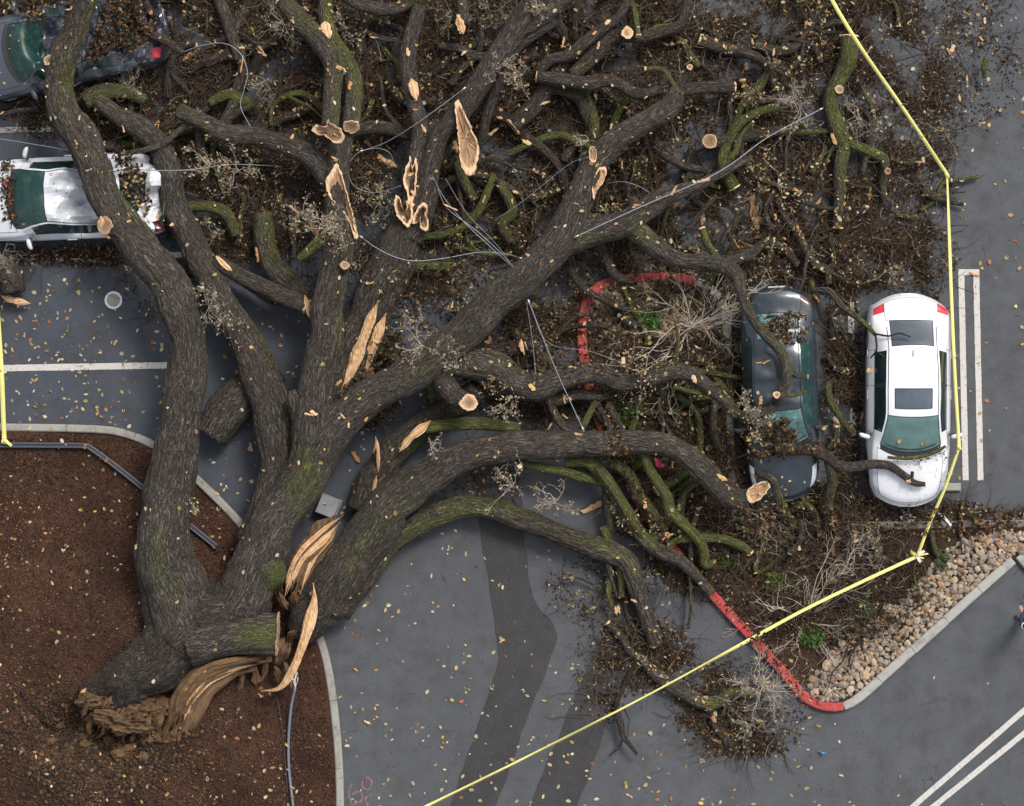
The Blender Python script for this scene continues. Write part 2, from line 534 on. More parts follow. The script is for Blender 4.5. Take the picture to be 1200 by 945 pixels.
def carpaint(name, c, dirt, metal=0.0):
    t = NT(name); p = t.pos()
    n = t.noise(p, 9, 7, 0.75); sp = t.voro(p, 30)
    col = t.mix(t.ramp(n, [(0.52, 0), (0.78, 0.35 * dirt)]), c, (0.10, 0.08, 0.06))
    col = t.mix(t.ramp(sp, [(0.02, 0.55 * dirt), (0.12, 0.0)]), col, (0.12, 0.09, 0.06))
    t.base(col); t.rough(t.ramp(n, [(0.3, 0.22), (0.7, 0.42)])); t.b.inputs['Metallic'].default_value = metal
    t.b.inputs['Coat Weight'].default_value = 0.5; t.b.inputs['Coat Roughness'].default_value = 0.08
    return t.m
M['paint_white'] = carpaint('white_car_paint', (0.76, 0.77, 0.80), 0.55)
M['paint_slate'] = carpaint('slate_car_paint', (0.030, 0.043, 0.055), 1.2, 0.2)
M['paint_pearl'] = carpaint('pearl_car_paint', (0.60, 0.62, 0.66), 0.9)
M['paint_silver'] = carpaint('silver_blue_car_paint', (0.075, 0.088, 0.112), 1.2, 0.3)
def glassm(name, c, crack=0.0):
    t = NT(name); p = t.pos()
    col = t.mix(t.noise(p, 3.0, 5, 0.65), tuple(x * 0.5 for x in c), tuple(min(1, x * 1.4) for x in c))
    if crack:
        e = t.voro(p, 26, 'DISTANCE_TO_EDGE')
        m = t.math('MULTIPLY', t.ramp(e, [(0.0, 1), (0.12, 0.1)]), t.ramp(t.noise(p, 3.5, 5, 0.7), [(0.45, 0), (0.62, crack)]))
        col = t.mix(m, col, (0.5, 0.66, 0.66))
    t.base(col); t.rough(0.12 if not crack else 0.38); t.b.inputs['Specular IOR Level'].default_value = 0.5
    t.b.inputs['Coat Weight'].default_value = 0.0 if crack else 0.2
    return t.m
M['glass_teal'] = glassm('teal_windscreen', (0.12, 0.215, 0.205))
M['glass_dark'] = glassm('dark_car_glass', (0.045, 0.060, 0.078))
M['glass_side'] = glassm('side_car_glass', (0.012, 0.028, 0.028))
M['glass_green'] = glassm('green_windscreen', (0.007, 0.040, 0.034), 0.12)
M['glass_crack'] = glassm('shattered_glass', (0.07, 0.16, 0.16), 1.0)
M['sunroof'] = glassm('sunroof_glass', (0.085, 0.105, 0.135))
M['red_lens'] = simple('red_lens', (0.55, 0.02, 0.035), 0.15, coat=0.6)
M['dark_lens'] = simple('dark_lens', (0.06, 0.012, 0.014), 0.2, coat=0.4)
M['clear_lens'] = simple('clear_lens', (0.55, 0.58, 0.62), 0.12, coat=0.6)

def stonem(name, cols):
    t = NT(name)
    oi = t.node('ObjectInfo')
    p = t.pos()
    col = t.ramp(oi.outputs['Random'], [(i / (len(cols) - 1), c) for i, c in enumerate(cols)])
    col = t.mix(t.math('MULTIPLY', t.noise(p, 25, 5, 0.7), 0.6), col, (0.16, 0.115, 0.08))
    t.base(col); t.rough(0.75); t.bump(t.noise(p, 60, 4), 0.4, 0.008)
    return t.m
M['stone'] = stonem('river_stone', [(0.40, 0.26, 0.15), (0.27, 0.235, 0.20), (0.52, 0.40, 0.26), (0.17, 0.145, 0.125), (0.44, 0.25, 0.12), (0.54, 0.46, 0.36), (0.20, 0.16, 0.13), (0.36, 0.30, 0.25), (0.48, 0.34, 0.21)])
M['pebble'] = coloured('pebble', 0.8)

# ------------------------------------------------------------------ setting: ground
R_ = 400
tag(mk('ground', [[-R_, -R_, 0], [R_, -R_, 0], [R_, R_, 0], [-R_, R_, 0]], [np.array([[0, 1, 2, 3]])], M['asphalt']), 'grey asphalt of the car park', kind='structure')

def sheet(name, poly, z, mat, label, jitter=0.0):
    P = np.asarray(poly, float)
    if jitter:
        P = cr(np.column_stack([P, np.zeros(len(P))]), 14)[:, :2]
        P = P + rng.normal(0, jitter, P.shape)
    V = Wa(P, z)
    me = bpy.data.meshes.new(name)
    me.from_pydata([tuple(v) for v in V], [], [list(range(len(V)))])
    # consistent upward normal
    if me.polygons[0].normal.z < 0: me.flip_normals()
    me.materials.append(mat)
    o = obj(name, me)
    return tag(o, label, kind='structure')

def poly2(name, left, right, z, mat, label):
    l = cr(np.column_stack([np.array(left, float), np.zeros(len(left))]), 12)[:, :2]
    r = cr(np.column_stack([np.array(right, float), np.zeros(len(right))]), 12)[:, :2]
    n = max(len(l), len(r)); 
    def rs(a):
        t = np.linspace(0, len(a) - 1, n); i = np.arange(len(a))
        return np.stack([np.interp(t, i, a[:, 0]), np.interp(t, i, a[:, 1])], 1) + rng.normal(0, 0.7, (n, 2))
    V = np.vstack([Wa(rs(l), z), Wa(rs(r), z)])
    i = np.arange(n - 1)
    F = np.stack([i, i + 1, i + 1 + n, i + n], 1)
    o = mk(name, V, [F], mat)
    if o.data.polygons[0].normal.z < 0: o.data.flip_normals()
    return tag(o, label, kind='structure')

poly2('seal_coat', [(-400, 520), (0, 506), (150, 514), (280, 615), (350, 700), (372, 735)], [(-400, -300), (100, -300), (300, -100), (450, 200), (520, 400), (470, 640)], 0.003, M['asphalt_seal'], 'darker sealed asphalt of the parking bays')
poly2('asphalt_patch', [(548, 540), (553, 570), (559, 605), (572, 682), (582, 755), (581, 785), (560, 850), (527, 945), (500, 1030)],
      [(606, 540), (610, 580), (614, 621), (622, 690), (632, 712), (650, 735), (652, 755), (639, 788), (612, 860), (582, 945), (550, 1030)],
      0.007, M['asphalt_dark'], 'dark resurfaced strip bending across the asphalt')
poly2('asphalt_patch', [(728, 680), (715, 711), (700, 756), (675, 812), (648, 880), (620, 945), (590, 1020)],
      [(775, 690), (764, 720), (750, 757), (734, 805), (711, 853), (677, 945), (650, 1020)],
      0.007, M['asphalt_dark'], 'dark resurfaced strip beside the bent one')

# painted lines
def line(p, q, w, mat, label, z=0.011):
    p = np.array(W(*p)[:2]); q = np.array(W(*q)[:2]); d = q - p; L = np.linalg.norm(d); d /= L
    n = np.array([-d[1], d[0]]) * (w / S / 2)
    k = max(2, int(L / 0.12)); t = np.linspace(0, L, k)
    c = p + d * t[:, None]
    e1 = rng.normal(0, 0.004, k)[:, None]; e2 = rng.normal(0, 0.004, k)[:, None]
    A = c + n * (1 + e1 * 8); B = c - n * (1 + e2 * 8)
    V = np.vstack([np.column_stack([A, np.full(k, z)]), np.column_stack([B, np.full(k, z)])])
    i = np.arange(k - 1)
    o = mk('parking_line', V, [np.stack([i, i + 1, i + 1 + k, i + k], 1)], mat)
    if o.data.polygons[0].normal.z < 0: o.data.flip_normals()
    return tag(o, label, kind='structure')
line((-140, 434), (215, 428), 7.5, M['line'], 'white parking line')
line((-140, 304), (260, 298), 6.5, M['line'], 'white parking line')
line((-140, 156), (75, 151), 6.5, M['line_worn'], 'worn white parking line')
line((1126.5, 323), (1131.5, 563), 7, M['line'], 'white parking line')
line((1144, 323), (1149, 563), 7, M['line'], 'white parking line')
line((1123, 319.2), (1147.5, 319.2), 7, M['line'], 'white parking line end')
line((977, 345), (982, 585), 7, M['line_worn'], 'worn white parking line')
line((997, 345), (1001, 585), 7, M['line_worn'], 'worn white parking line')
line((1260, 781), (1040, 971), 6.5, M['line'], 'white diagonal line')
line((1260, 811), (1066, 968), 6.5, M['line'], 'white diagonal line')
# pink utility spray marks
def ribbon_flat(name, pts, w, z, mat, label):
    C = cr(np.column_stack([np.array(pts, float), np.zeros(len(pts))]), 2.0)
    P = Wa(C[:, :2], z); T = np.gradient(P[:, :2], axis=0); T /= np.linalg.norm(T, axis=1)[:, None]
    n = np.stack([-T[:, 1], T[:, 0]], 1) * w / S / 2
    k = len(P)
    A = P.copy(); A[:, :2] += n; B = P.copy(); B[:, :2] -= n
    i = np.arange(k - 1)
    o = mk(name, np.vstack([A, B]), [np.stack([i, i + 1, i + 1 + k, i + k], 1)], mat)
    if o.data.polygons[0].normal.z < 0: o.data.flip_normals()
    return tag(o, label, kind='structure')
for k, p in enumerate([[(412, 918), (409, 930), (413, 944), (420, 947)], [(412, 931), (422, 928), (424, 938), (414, 943)],
                       [(428, 912), (424, 920), (431, 926), (436, 918), (431, 911), (427, 916)], [(436, 932), (428, 936), (432, 946)]]):
    ribbon_flat('spray_mark', p, 2.6, 0.006 + 0.003 * k, M['pinkspray'], 'faded pink utility spray mark on asphalt')

# ------------------------------------------------------------------ kerbs
def kerb(name, path, mat_of, label, w=9.0, z1=0.15, piece=1.5, hook=None):
    root = tag(empty(name, W(*path[len(path) // 2][:2], 0)), label, kind='structure')
    C = cr(np.column_stack([np.array(path, float), np.zeros(len(path))]), 4.0)[:, :2]
    P = Wa(C, 0.0)[:, :2]
    L = np.concatenate([[0], np.cumsum(np.linalg.norm(np.diff(P, axis=0), axis=1))])
    n = max(1, round(L[-1] / piece))
    hw = w / S / 2
    for k in range(n):
        a, b = L[-1] * k / n + 0.005, L[-1] * (k + 1) / n - 0.005
        s = np.linspace(a, b, max(3, int((b - a) / 0.15)))
        c = np.stack([np.interp(s, L, P[:, 0]), np.interp(s, L, P[:, 1])], 1)
        T = np.gradient(c, axis=0); T /= np.linalg.norm(T, axis=1)[:, None]
        nn = np.stack([-T[:, 1], T[:, 0]], 1)
        zt = z1 + rng.normal(0, 0.004)
        prof = [(-hw, -0.1), (-hw, zt - 0.03), (-hw + 0.02, zt - 0.006), (-hw + 0.04, zt), (hw - 0.04, zt), (hw - 0.02, zt - 0.006), (hw, zt - 0.03), (hw, -0.1)]
        m = len(prof)
        off = rng.normal(0, 0.004)
        V = np.stack([np.column_stack([c + nn * (u + off), np.full(len(c), v)]) for u, v in prof], 1).reshape(-1, 3)
        F = [quads_tube(len(c), m), np.array([list(range(m))[::-1]]), np.array([[j + (len(c) - 1) * m for j in range(m)]])]
        mid = C[np.argmin(np.abs(L - (a + b) / 2))]
        o = mk('kerb_stone', V, F, M[mat_of(mid)], root)
        me = o.data
    return root
LK = [(-160, 500), (-60, 501), (0, 501), (110, 503), (150, 509), (188, 526), (230, 561), (275, 606), (318, 656), (352, 702), (374, 745), (386, 790), (394, 850), (398, 905), (399, 960), (400, 1060)]
kerb('kerb', LK, lambda p: 'kerb', 'pale concrete kerb round the bark mulch bed')
RK = [(852, 420), (850, 375), (838, 345), (815, 331), (790, 326), (755, 326), (722, 329), (700, 338), (686, 360), (682, 400), (690, 450), (708, 510), (735, 565), (768, 617), (800, 656), (840, 702), (880, 746), (915, 785), (940, 814), (958, 825), (980, 828), (1000, 821), (1030, 796), (1100, 733), (1150, 688), (1186, 656)]
kerb('kerb', RK, lambda p: 'kerb_red' if (p[0] < 795 and p[1] < 620) or (p[0] < 981 and p[1] >= 620) else 'kerb_pale', 'kerb painted red round the shrub island', w=11, piece=1.0)
kerb('kerb', [(1193, 650), (1230, 695), (1330, 830), (1400, 930)], lambda p: 'kerb_pale', 'pale kerb turning away at the tip of the river stones', w=11)
kerb('kerb', [(852, 428), (855, 500), (857, 560), (861, 600), (880, 615), (930, 616), (1050, 616), (1200, 614), (1400, 612)], lambda p: 'kerb_dirty', 'dirty kerb at the noses of the parked cars', w=9, z1=0.13)

# ------------------------------------------------------------------ planting beds (height fields)
LBED = LK + [(400, 1200), (-300, 1200), (-300, 500)]
IBED = [(852, 420), (850, 375), (838, 345), (815, 331)] + RK[4:] + [(1193, 650), (1230, 695), (1330, 830), (1400, 930), (1400, 612), (1200, 614), (1050, 616), (930, 616), (880, 615), (861, 600), (857, 560), (855, 500)]

def pit(P):
    """root pit at the torn-out stump (pixel coordinates in, metres out)"""
    d = np.hypot((P[:, 0] - 108) / 78, (P[:, 1] - 858) / 48)
    h = -0.62 * (1 - sstep(0.2, 1.0, d))
    d2 = np.hypot((P[:, 0] - 150) / 130, (P[:, 1] - 885) / 60)
    h = h + 0.10 * (1 - sstep(0.5, 1.2, d2)) * sstep(0.6, 1.1, d)
    d3 = np.hypot((P[:, 0] - 160) / 60, (P[:, 1] - 730) / 60)
    return h + 0.14 * (1 - sstep(0.2, 1.2, d3)) + 0.54 * (1 - sstep(0.8, 1.7, np.hypot((P[:, 0] - 100) / 150, (P[:, 1] - 830) / 150)))
def bed_z(P, which):
    Q = np.column_stack([P / S, np.zeros(len(P))])
    z = 0.10 + 0.035 * fbm(Q * 1.1, 4) + 0.012 * fbm(Q * 9, 2)
    if which == 'L':
        k = sstep(0.7, 1.3, np.hypot((P[:, 0] - 108) / 78, (P[:, 1] - 858) / 48))
        z = z + pit(P) + (1 - k) * 0.10 * fbm(Q * 5, 3)
        z = np.maximum(z, .015 + .02 * np.abs(fbm(Q * 7, 2)))
    return z
def bed(name, poly, which, mat, label, cell=3.6):
    poly = np.array(poly, float)
    x0, y0 = poly.min(0); x1, y1 = poly.max(0)
    nx, ny = int((x1 - x0) / cell) + 1, int((y1 - y0) / cell) + 1
    X, Y = np.meshgrid(x0 + np.arange(nx) * cell, y0 + np.arange(ny) * cell, indexing='ij')
    P = np.stack([X.ravel(), Y.ravel()], 1)
    z = bed_z(P, which)
    V = Wa(P, 0); V[:, 2] = z
    i, j = np.meshgrid(np.arange(nx - 1), np.arange(ny - 1), indexing='ij')
    c = np.stack([x0 + (i.ravel() + .5) * cell, y0 + (j.ravel() + .5) * cell], 1)
    ok = inpoly(c, poly)
    a = (i * ny + j).ravel()[ok]
    F = np.stack([a, a + 1, a + ny + 1, a + ny], 1)
    used = np.unique(F); mp = -np.ones(len(V), int); mp[used] = np.arange(len(used))
    return tag(mk(name, V[used], [mp[F]], mat, smooth=True), label, kind='structure')
bed('mulch_bed', LBED, 'L', M['mulch'], 'red brown bark mulch bed with a root pit')
bed('shrub_island', IBED, 'I', M['soil'], 'shrub island covered in dark mulch')

def ground_z(P):
    P = np.asarray(P, float)
    z = np.zeros(len(P))
    a = inpoly(P, LBED); b = inpoly(P, IBED)
    if a.any(): z[a] = bed_z(P[a], 'L')
    if b.any(): z[b] = bed_z(P[b], 'I')
    return z

# ------------------------------------------------------------------ river stones
STONEPOLY = [(946, 808), (962, 820), (982, 821), (1000, 812), (1030, 788), (1100, 724), (1150, 680), (1190, 646), (1215, 662), (1300, 770), (1330, 700), (1330, 622), (1200, 622), (1150, 626), (1112, 642), (1086, 668), (1062, 700), (1024, 722), (1000, 742), (975, 764), (955, 788)]
def ico_stone(seed, n=1):
    import bmesh
    bm = bmesh.new(); bmesh.ops.create_icosphere(bm, subdivisions=n, radius=1.0)
    V = np.array([v.co[:] for v in bm.verts]); F = np.array([[v.index for v in f.verts] for f in bm.faces]); bm.free()
    d = 1 + 0.34 * noise(V * 1.3 + seed * 7.1) + 0.16 * noise(V * 3 + seed)
    V = V * d[:, None]
    return V, F
sb = tag(empty('stone_border', W(1080, 730, 0.1)), 'border of tan river stones along the pale kerb', kind='structure')
stones = []
for k in range(8):
    V, F = ico_stone(k + 1, 2 if k < 3 else 1)
    stones.append(mesh('stone', V, [F], M['stone'], smooth=False))
pl = []
tries = 0
while len(pl) < 300 and tries < 30000:
    tries += 1
    x, y = random.uniform(945, 1230), random.uniform(620, 822)
    if not inpoly([(x, y)], STONEPOLY)[0]: continue
    r = random.choice([2.9, 3.3, 3.7, 4.2, 4.8, 6.0]) if len(pl) < 180 else random.uniform(2.8, 4.0)
    if any((x - a) ** 2 + (y - b) ** 2 < ((r + c) * 0.80) ** 2 for a, b, c in pl): continue
    pl.append((x, y, r))
for x, y, r in pl:
    o = bpy.data.objects.new('stone', random.choice(stones)); COL.objects.link(o); o.parent = sb
    s = r / S
    o.location = tuple(np.array(W(x, y, 0.10 + s * 0.35)) - OFF[sb.name])
    o.scale = (s * random.uniform(.95, 1.35), s * random.uniform(.75, 1.05), s * random.uniform(.42, .66))
    o.rotation_euler = (random.uniform(-.3, .3), random.uniform(-.3, .3), random.uniform(0, 6.28))

def scatter(poly, n):
    poly = np.array(poly, float); out = np.zeros((0, 2))
    while len(out) < n:
        P = rng.uniform(poly.min(0), poly.max(0), (n * 2, 2))
        out = np.vstack([out, P[inpoly(P, poly)]])
    return out[:n]
def pebbles(name, P, r, zoff, cols, parent=None):
    V0, F0 = ico_stone(3, 1)
    n = len(P); z = ground_z(P)
    C = Wa(P, 0); C[:, 2] = z + zoff
    s = rng.uniform(r[0], r[1], (n, 1)) / S * rng.uniform(.6, 1.3, (n, 3)) * np.array([1, 1, .6])
    a = rng.uniform(0, 6.28, n)
    V = V0[None] * s[:, None]
    x = V[..., 0] * np.cos(a)[:, None] - V[..., 1] * np.sin(a)[:, None]; y = V[..., 0] * np.sin(a)[:, None] + V[..., 1] * np.cos(a)[:, None]
    V = np.stack([x, y, V[..., 2]], -1) + C[:, None]
    F = (F0[None] + (np.arange(n) * len(V0))[:, None, None]).reshape(-1, 3)
    col = np.array(cols)[rng.integers(0, len(cols), n)] * rng.uniform(.7, 1.2, (n, 1))
    return mk(name, V.reshape(-1, 3), [F], M['pebble'], parent, {'col': np.repeat(col, len(V0), 0)}, smooth=True)
SC = [(.42, .29, .18), (.35, .30, .25), (.52, .40, .28), (.46, .27, .14), (.26, .21, .17)]
tag(pebbles('small_stones', scatter(STONEPOLY, 2400), (1.6, 3.1), 0.012, SC + [(.16, .13, .11), (.24, .21, .18)], sb), kind='stuff')
tag(pebbles('gravel', scatter([(700, 345), (720, 334), (790, 331), (830, 340), (845, 370), (840, 400), (780, 395), (720, 390), (692, 400), (690, 370)], 1500), (1.5, 3.4), 0.01, [(.30, .21, .12), (.36, .27, .17), (.22, .15, .09), (.42, .33, .22)]), 'tan gravel in the head of the red kerbed island', 'gravel', kind='stuff')

# ------------------------------------------------------------------ the fallen oak
def limb_geo(pts, moss=0.2, brown=0.0, closed=True, lumps=1.0, step=None, moss_dir=(0.85, -0.1, 0.35), flare=0.0):
    Q = []
    for p in pts:
        px, py, w, z = p
        x, y, z = W(px, py, z)
        Q.append((x, y, z, w / 2 / S * (H - z) / H))
    rmax = max(q[3] for q in Q)
    if step is None: step = min(0.07, max(0.03, rmax * 0.22))
    C = cr(Q, step)
    n = len(C); r = np.maximum(C[:, 3], 0.006); P = C[:, :3].copy()
    s = np.concatenate([[0], np.cumsum(np.linalg.norm(np.diff(P, axis=0), axis=1))])
    # natural crookedness
    sd_ = rng.uniform(0, 100)
    wob = np.stack([noise(np.stack([s * 1.6 + sd_, s * 0 + k * 9.1, s * 0], 1)) for k in range(3)], 1)
    P = P + wob * (r * 0.14)[:, None] * np.array([1, 1, .6])
    T, N, B = frames(P)
    m = int(np.clip(2 * np.pi * rmax / 0.042, 10, 110))
    th = np.linspace(0, 2 * np.pi, m, endpoint=False)
    ct, st = np.cos(th), np.sin(th)
    rad = N[:, None] * ct[None, :, None] + B[:, None] * st[None, :, None]
    bc = np.stack([r[:, None] * ct[None], r[:, None] * st[None], np.repeat(s[:, None], m, 1) + sd_], -1).reshape(-1, 3)
    low = fbm(bc * np.array([1.6, 1.6, 1.1]) + 3.3, 3) * 0.115 * lumps
    rid = 1 - 2 * np.abs(noise(bc * np.array([15, 15, 1.9]) + 0.6 * noise(bc * 5)[:, None]))
    rid2 = 1 - np.abs(noise(bc * np.array([26, 26, 3.5]) + 50))
    rr = np.repeat(r, m)
    amp = np.minimum(0.030, 0.095 * rr)
    d = rr * (1 + low) + amp * (0.75 * rid + 0.4 * (rid2 - 0.6))
    V = np.repeat(P, m, 0) + rad.reshape(-1, 3) * d[:, None]
    side = rad.reshape(-1, 3) @ np.array(moss_dir)
    mo = moss * 0.95 - 0.06 + 0.30 * side * min(1, moss * 3) + 0.40 * fbm(bc * np.array([1.3, 1.3, .55]) + 80, 3)
    mo = np.clip(mo, 0, .70)
    bn = np.clip(brown + 0.35 * fbm(bc * 0.8 + 31, 2), 0, 1)
    F = [quads_tube(n, m)]
    if closed:
        V = np.vstack([V, P[0], P[-1]]); bc = np.vstack([bc, bc[:1], bc[-1:]])
        mo = np.append(mo, [0, 0]); bn = np.append(bn, [brown, brown])
        j = np.arange(m); k = (j + 1) % m
        F.append(np.stack([k, j, np.full(m, n * m)], 1))
        F.append(np.stack([j + (n - 1) * m, k + (n - 1) * m, np.full(m, n * m + 1)], 1))
    info = dict(m=m, n=n, P=P, T=T, N=N, B=B, r=r, V=V)
    return V, F, {'bc': bc, 'moss': mo, 'brown': bn}, info

def cut_face(parent, info, end, name='cut_face', dark=0.0, slant=0.0, grow=0.0):
    m = info['m']
    i = 0 if end == 0 else info['n'] - 1
    ring = info['V'][i * m:(i + 1) * m]
    th_ = np.linspace(0, 2 * np.pi, m, endpoint=False); sd_ = rng.uniform(0, 50)
    ring = info['P'][i] + (ring - info['P'][i]) * (1.0 + .14 * noise(np.stack([np.cos(th_) * 1.6 + sd_, np.sin(th_) * 1.6, th_ * 0], 1)) + .05 * rng.uniform(-1, 1, m))[:, None]
    if dark == 0: dark = float(rng.uniform(-.05, .30))
    c = info['P'][i]; t = info['T'][i] * (-1 if end == 0 else 1)
    rows, core = [], []
    for f, off in ((1.0 + grow, -0.02), (1.0 + grow, 0.012), (0.96, 0.020), (0.80, 0.016), (0.55, 0.010), (0.28, 0.004)):
        j = rng.normal(0, 0.02 * (f < 0.99), (m, 1)) * info['r'][i]
        rows.append(c + (ring - c) * f + t * off + j * t); core.append(np.full(m, 1 - min(f, 1) + dark))
    V = np.vstack(rows + [c + t * 0.002]); core = np.append(np.concatenate(core), 1.0 + dark)
    q = quads_tube(len(rows), m)
    j = np.arange(m); k = (j + 1) % m
    tri = np.stack([j + (len(rows) - 1) * m, k + (len(rows) - 1) * m, np.full(m, len(rows) * m)], 1)
    F = [q, tri]
    if end == 0: F = [q[:, ::-1], tri[:, ::-1]]
    return mk(name, V, F, M['cut'], parent, {'core': np.clip(core * 1.05, 0, 1.2)}, smooth=False)

def limb(name, parent, pts, moss=0.2, brown=0.0, cut0=False, cut1=False, dark=0.0, **kw):
    V, F, A, info = limb_geo(pts, moss, brown, **kw)
    o = mk(name, V, F, M['bark'], parent, A, smooth=True)
    if cut0: cut_face(o, info, 0, dark=dark)
    if cut1: cut_face(o, info, 1, dark=dark)
    return o

def slab(name, outline, z, th, parent, mat='cut', core=0.75, tilt=(0, 0), inset=0.28, depth=0.4):
    """torn or sawn wood face: a solid slab with a pale rim and a sunken, darker heart"""
    P = np.array(outline, float)
    Q = cr(np.column_stack([np.vstack([P, P[:1]]), np.zeros(len(P) + 1)]), 3.0)[:-1, :2]
    Q = Q + rng.normal(0, .55, Q.shape)
    n = len(Q); c = Q.mean(0)
    zz = z + ((Q - c) @ np.array(tilt)) / S
    k = ((H - zz) / H / S)[:, None]
    top = np.column_stack([(Q[:, :1] - 600) * k, (472.5 - Q[:, 1:]) * k, zz])
    cc = top.mean(0)
    def ins(f, dz, jit=0.0):
        v = top + 0; v[:, :2] = cc[:2] + (top[:, :2] - cc[:2]) * f
        v[:, 2] = cc[2] + (top[:, 2] - cc[2]) * f + dz + rng.normal(0, jit, n)
        return v
    rows = [ins(0.9, -th), ins(1.0, -th * 0.5), ins(1.0, -0.01, 0.008), ins(0.96, 0, 0.008), ins(1 - inset * .6, -0.005, 0.006), ins(1 - inset, -th * depth, 0.012), ins(0.35, -th * depth * 1.2, 0.015)]
    co = [0.2, 0.1, 0, 0, 0.05, core, core]
    V = np.vstack(rows + [cc + np.array([0, 0, -th * depth * 1.25])])
    F = [quads_tube(len(rows), n)]
    j = np.arange(n); k2 = (j + 1) % n
    F.append(np.stack([j + (len(rows) - 1) * n, k2 + (len(rows) - 1) * n, np.full(n, len(rows) * n)], 1))
    cor = np.append(np.repeat(co, n), core)
    bc = V * np.array([1, 1, 1])
    d = P[np.argmax(np.linalg.norm(P - P.mean(0), axis=1))] - P.mean(0); d = np.array([d[0], -d[1]]); d = d / np.linalg.norm(d)
    bc = np.stack([V[:, 0] * -d[1] + V[:, 1] * d[0], V[:, 2], V[:, 0] * d[0] + V[:, 1] * d[1]], 1)
    # orientation
    area = 0.5 * np.sum(top[:, 0] * np.roll(top[:, 1], -1) - np.roll(top[:, 0], -1) * top[:, 1])
    if area < 0: F = [f[:, ::-1] for f in F]
    return mk(name, V, F, M[mat], parent, {'core': cor, 'bc': bc}, smooth=False)

def splinter_geo(pts, w, th, nrag=5):
    """a long torn strip of wood: ragged ridged strip along pts (px,py,z)"""
    Q = [W(p[0], p[1], p[2]) for p in pts]
    C = cr(Q, 0.06)[:, :3]; n = len(C)
    T, N, B = frames(C)
    t = np.linspace(0, 1, n)
    hw = w / S / 2 * (np.clip(np.minimum(t * 5, (1 - t) * 4), 0.12, 1)) * (1 + 0.25 * noise(np.stack([t * 7 + pts[0][0], t * 0, t * 0], 1)))
    m = 9; u = np.linspace(-1, 1, m)
    ridge = rng.uniform(-.5, .5, m)
    rows = []
    side = np.cross(T, np.array([0, 0, 1.0])); side /= np.linalg.norm(side, axis=1)[:, None] + 1e-9
    up = np.cross(side, T)
    for j in range(m):
        zz = th * (0.6 * (1 - u[j] ** 2) + ridge[j] * 0.6) + rng.normal(0, th * 0.08, n)
        rows.append(C + side * (hw * u[j])[:, None] + up * zz[:, None])
    for j in range(m - 1, -1, -1):
        rows.append(C + side * (hw * u[j] * .9)[:, None] - up * th * 0.7)
    V = np.stack(rows, 1).reshape(-1, 3); mm = 2 * m
    F = [quads_tube(n, mm)[:, ::-1], np.array([list(range(mm))]), np.array([[k + (n - 1) * mm for k in range(mm)][::-1]])]
    s = np.repeat(t * np.linalg.norm(C[-1] - C[0]), mm)
    bc = np.stack([np.tile(np.concatenate([u, u[::-1]]) * w / S / 2, n), np.zeros(n * mm), s + pts[0][0]], 1)
    return V, F, {'bc': bc, 'core': np.full(len(V), 0.12)}
def splinter(name, pts, w, th, parent, mat='torn'):
    V, F, A = splinter_geo(pts, w, th)
    return mk(name, V, F, M[mat], parent, A)

oak = tag(empty('oak_tree', W(240, 750, 0.1)), 'huge uprooted oak fallen across the car park with mossy limbs', 'tree')
# trunk and great limbs : (px, py, width px, z)
trunk = limb('trunk', oak, [(122, 824, 30, 0.62), (138, 814, 44, 0.78), (160, 798, 62, 0.92), (190, 772, 80, 1.0), (224, 742, 90, 1.05), (258, 722, 84, 1.08), (286, 706, 64, 1.10), (300, 690, 46, 1.1)], 0.04, brown=0.16, lumps=1.6)
A_ = limb('limb', oak, [(222, 742, 84, 1.05), (208, 690, 76, 1.20), (196, 640, 67, 1.30), (196, 600, 58, 1.33), (201, 555, 54, 1.38), (211, 490, 47, 1.42), (218, 440, 45, 1.45), (217, 395, 41, 1.48), (201, 340, 42, 1.5), (165, 292, 42, 1.55), (126, 235, 38, 1.62), (96, 165, 38, 1.62), (71, 120, 33, 1.6), (76, 60, 30, 1.58), (99, 5, 26, 1.6), (112, -60, 22, 1.65), (118, -120, 18, 1.7)], 0.19)
Bm = limb('limb', oak, [(255, 735, 66, 1.1), (284, 700, 64, 1.25), (300, 664, 60, 1.32), (318, 628, 54, 1.33), (340, 585, 50, 1.35), (361, 543, 50, 1.38), (366, 505, 47, 1.42), (373, 445, 40, 1.48), (383, 380, 36, 1.55), (392, 320, 34, 1.6), (397, 285, 31, 1.6), (394, 245, 28, 1.5), (396, 205, 26, 1.35), (399, 175, 24, 1.25), (404, 155, 20, 1.2)], 0.20)
B2 = limb('limb', oak, [(345, 575, 46, 1.30), (372, 530, 48, 1.38), (408, 490, 44, 1.44), (445, 460, 42, 1.48), (485, 436, 41, 1.5), (530, 405, 40, 1.5), (572, 360, 42, 1.48), (612, 326, 42, 1.45), (645, 292, 41, 1.45), (668, 255, 37, 1.45), (686, 212, 31, 1.45), (708, 180, 27, 1.4), (732, 158, 26, 1.35), (758, 142, 25, 1.3), (778, 132, 24, 1.25), (789, 119, 21, 1.2), (794, 105, 15, 1.15)], 0.16)
B3 = limb('limb', oak, [(505, 425, 34, 1.30), (540, 422, 36, 1.25), (575, 430, 36, 1.15), (603, 446, 34, 1.1), (629, 453, 33, 1.08), (651, 445, 28, 1.08), (673, 437, 26, 1.05), (701, 438, 24, 1.0), (724, 446, 21, .95), (750, 446, 18, .9), (778, 439, 17, .85), (801, 438, 17, .85), (818, 445, 16, .95), (834, 458, 15, 1.1), (851, 470, 14, 1.35), (866, 489, 13, 1.6)], 0.38)
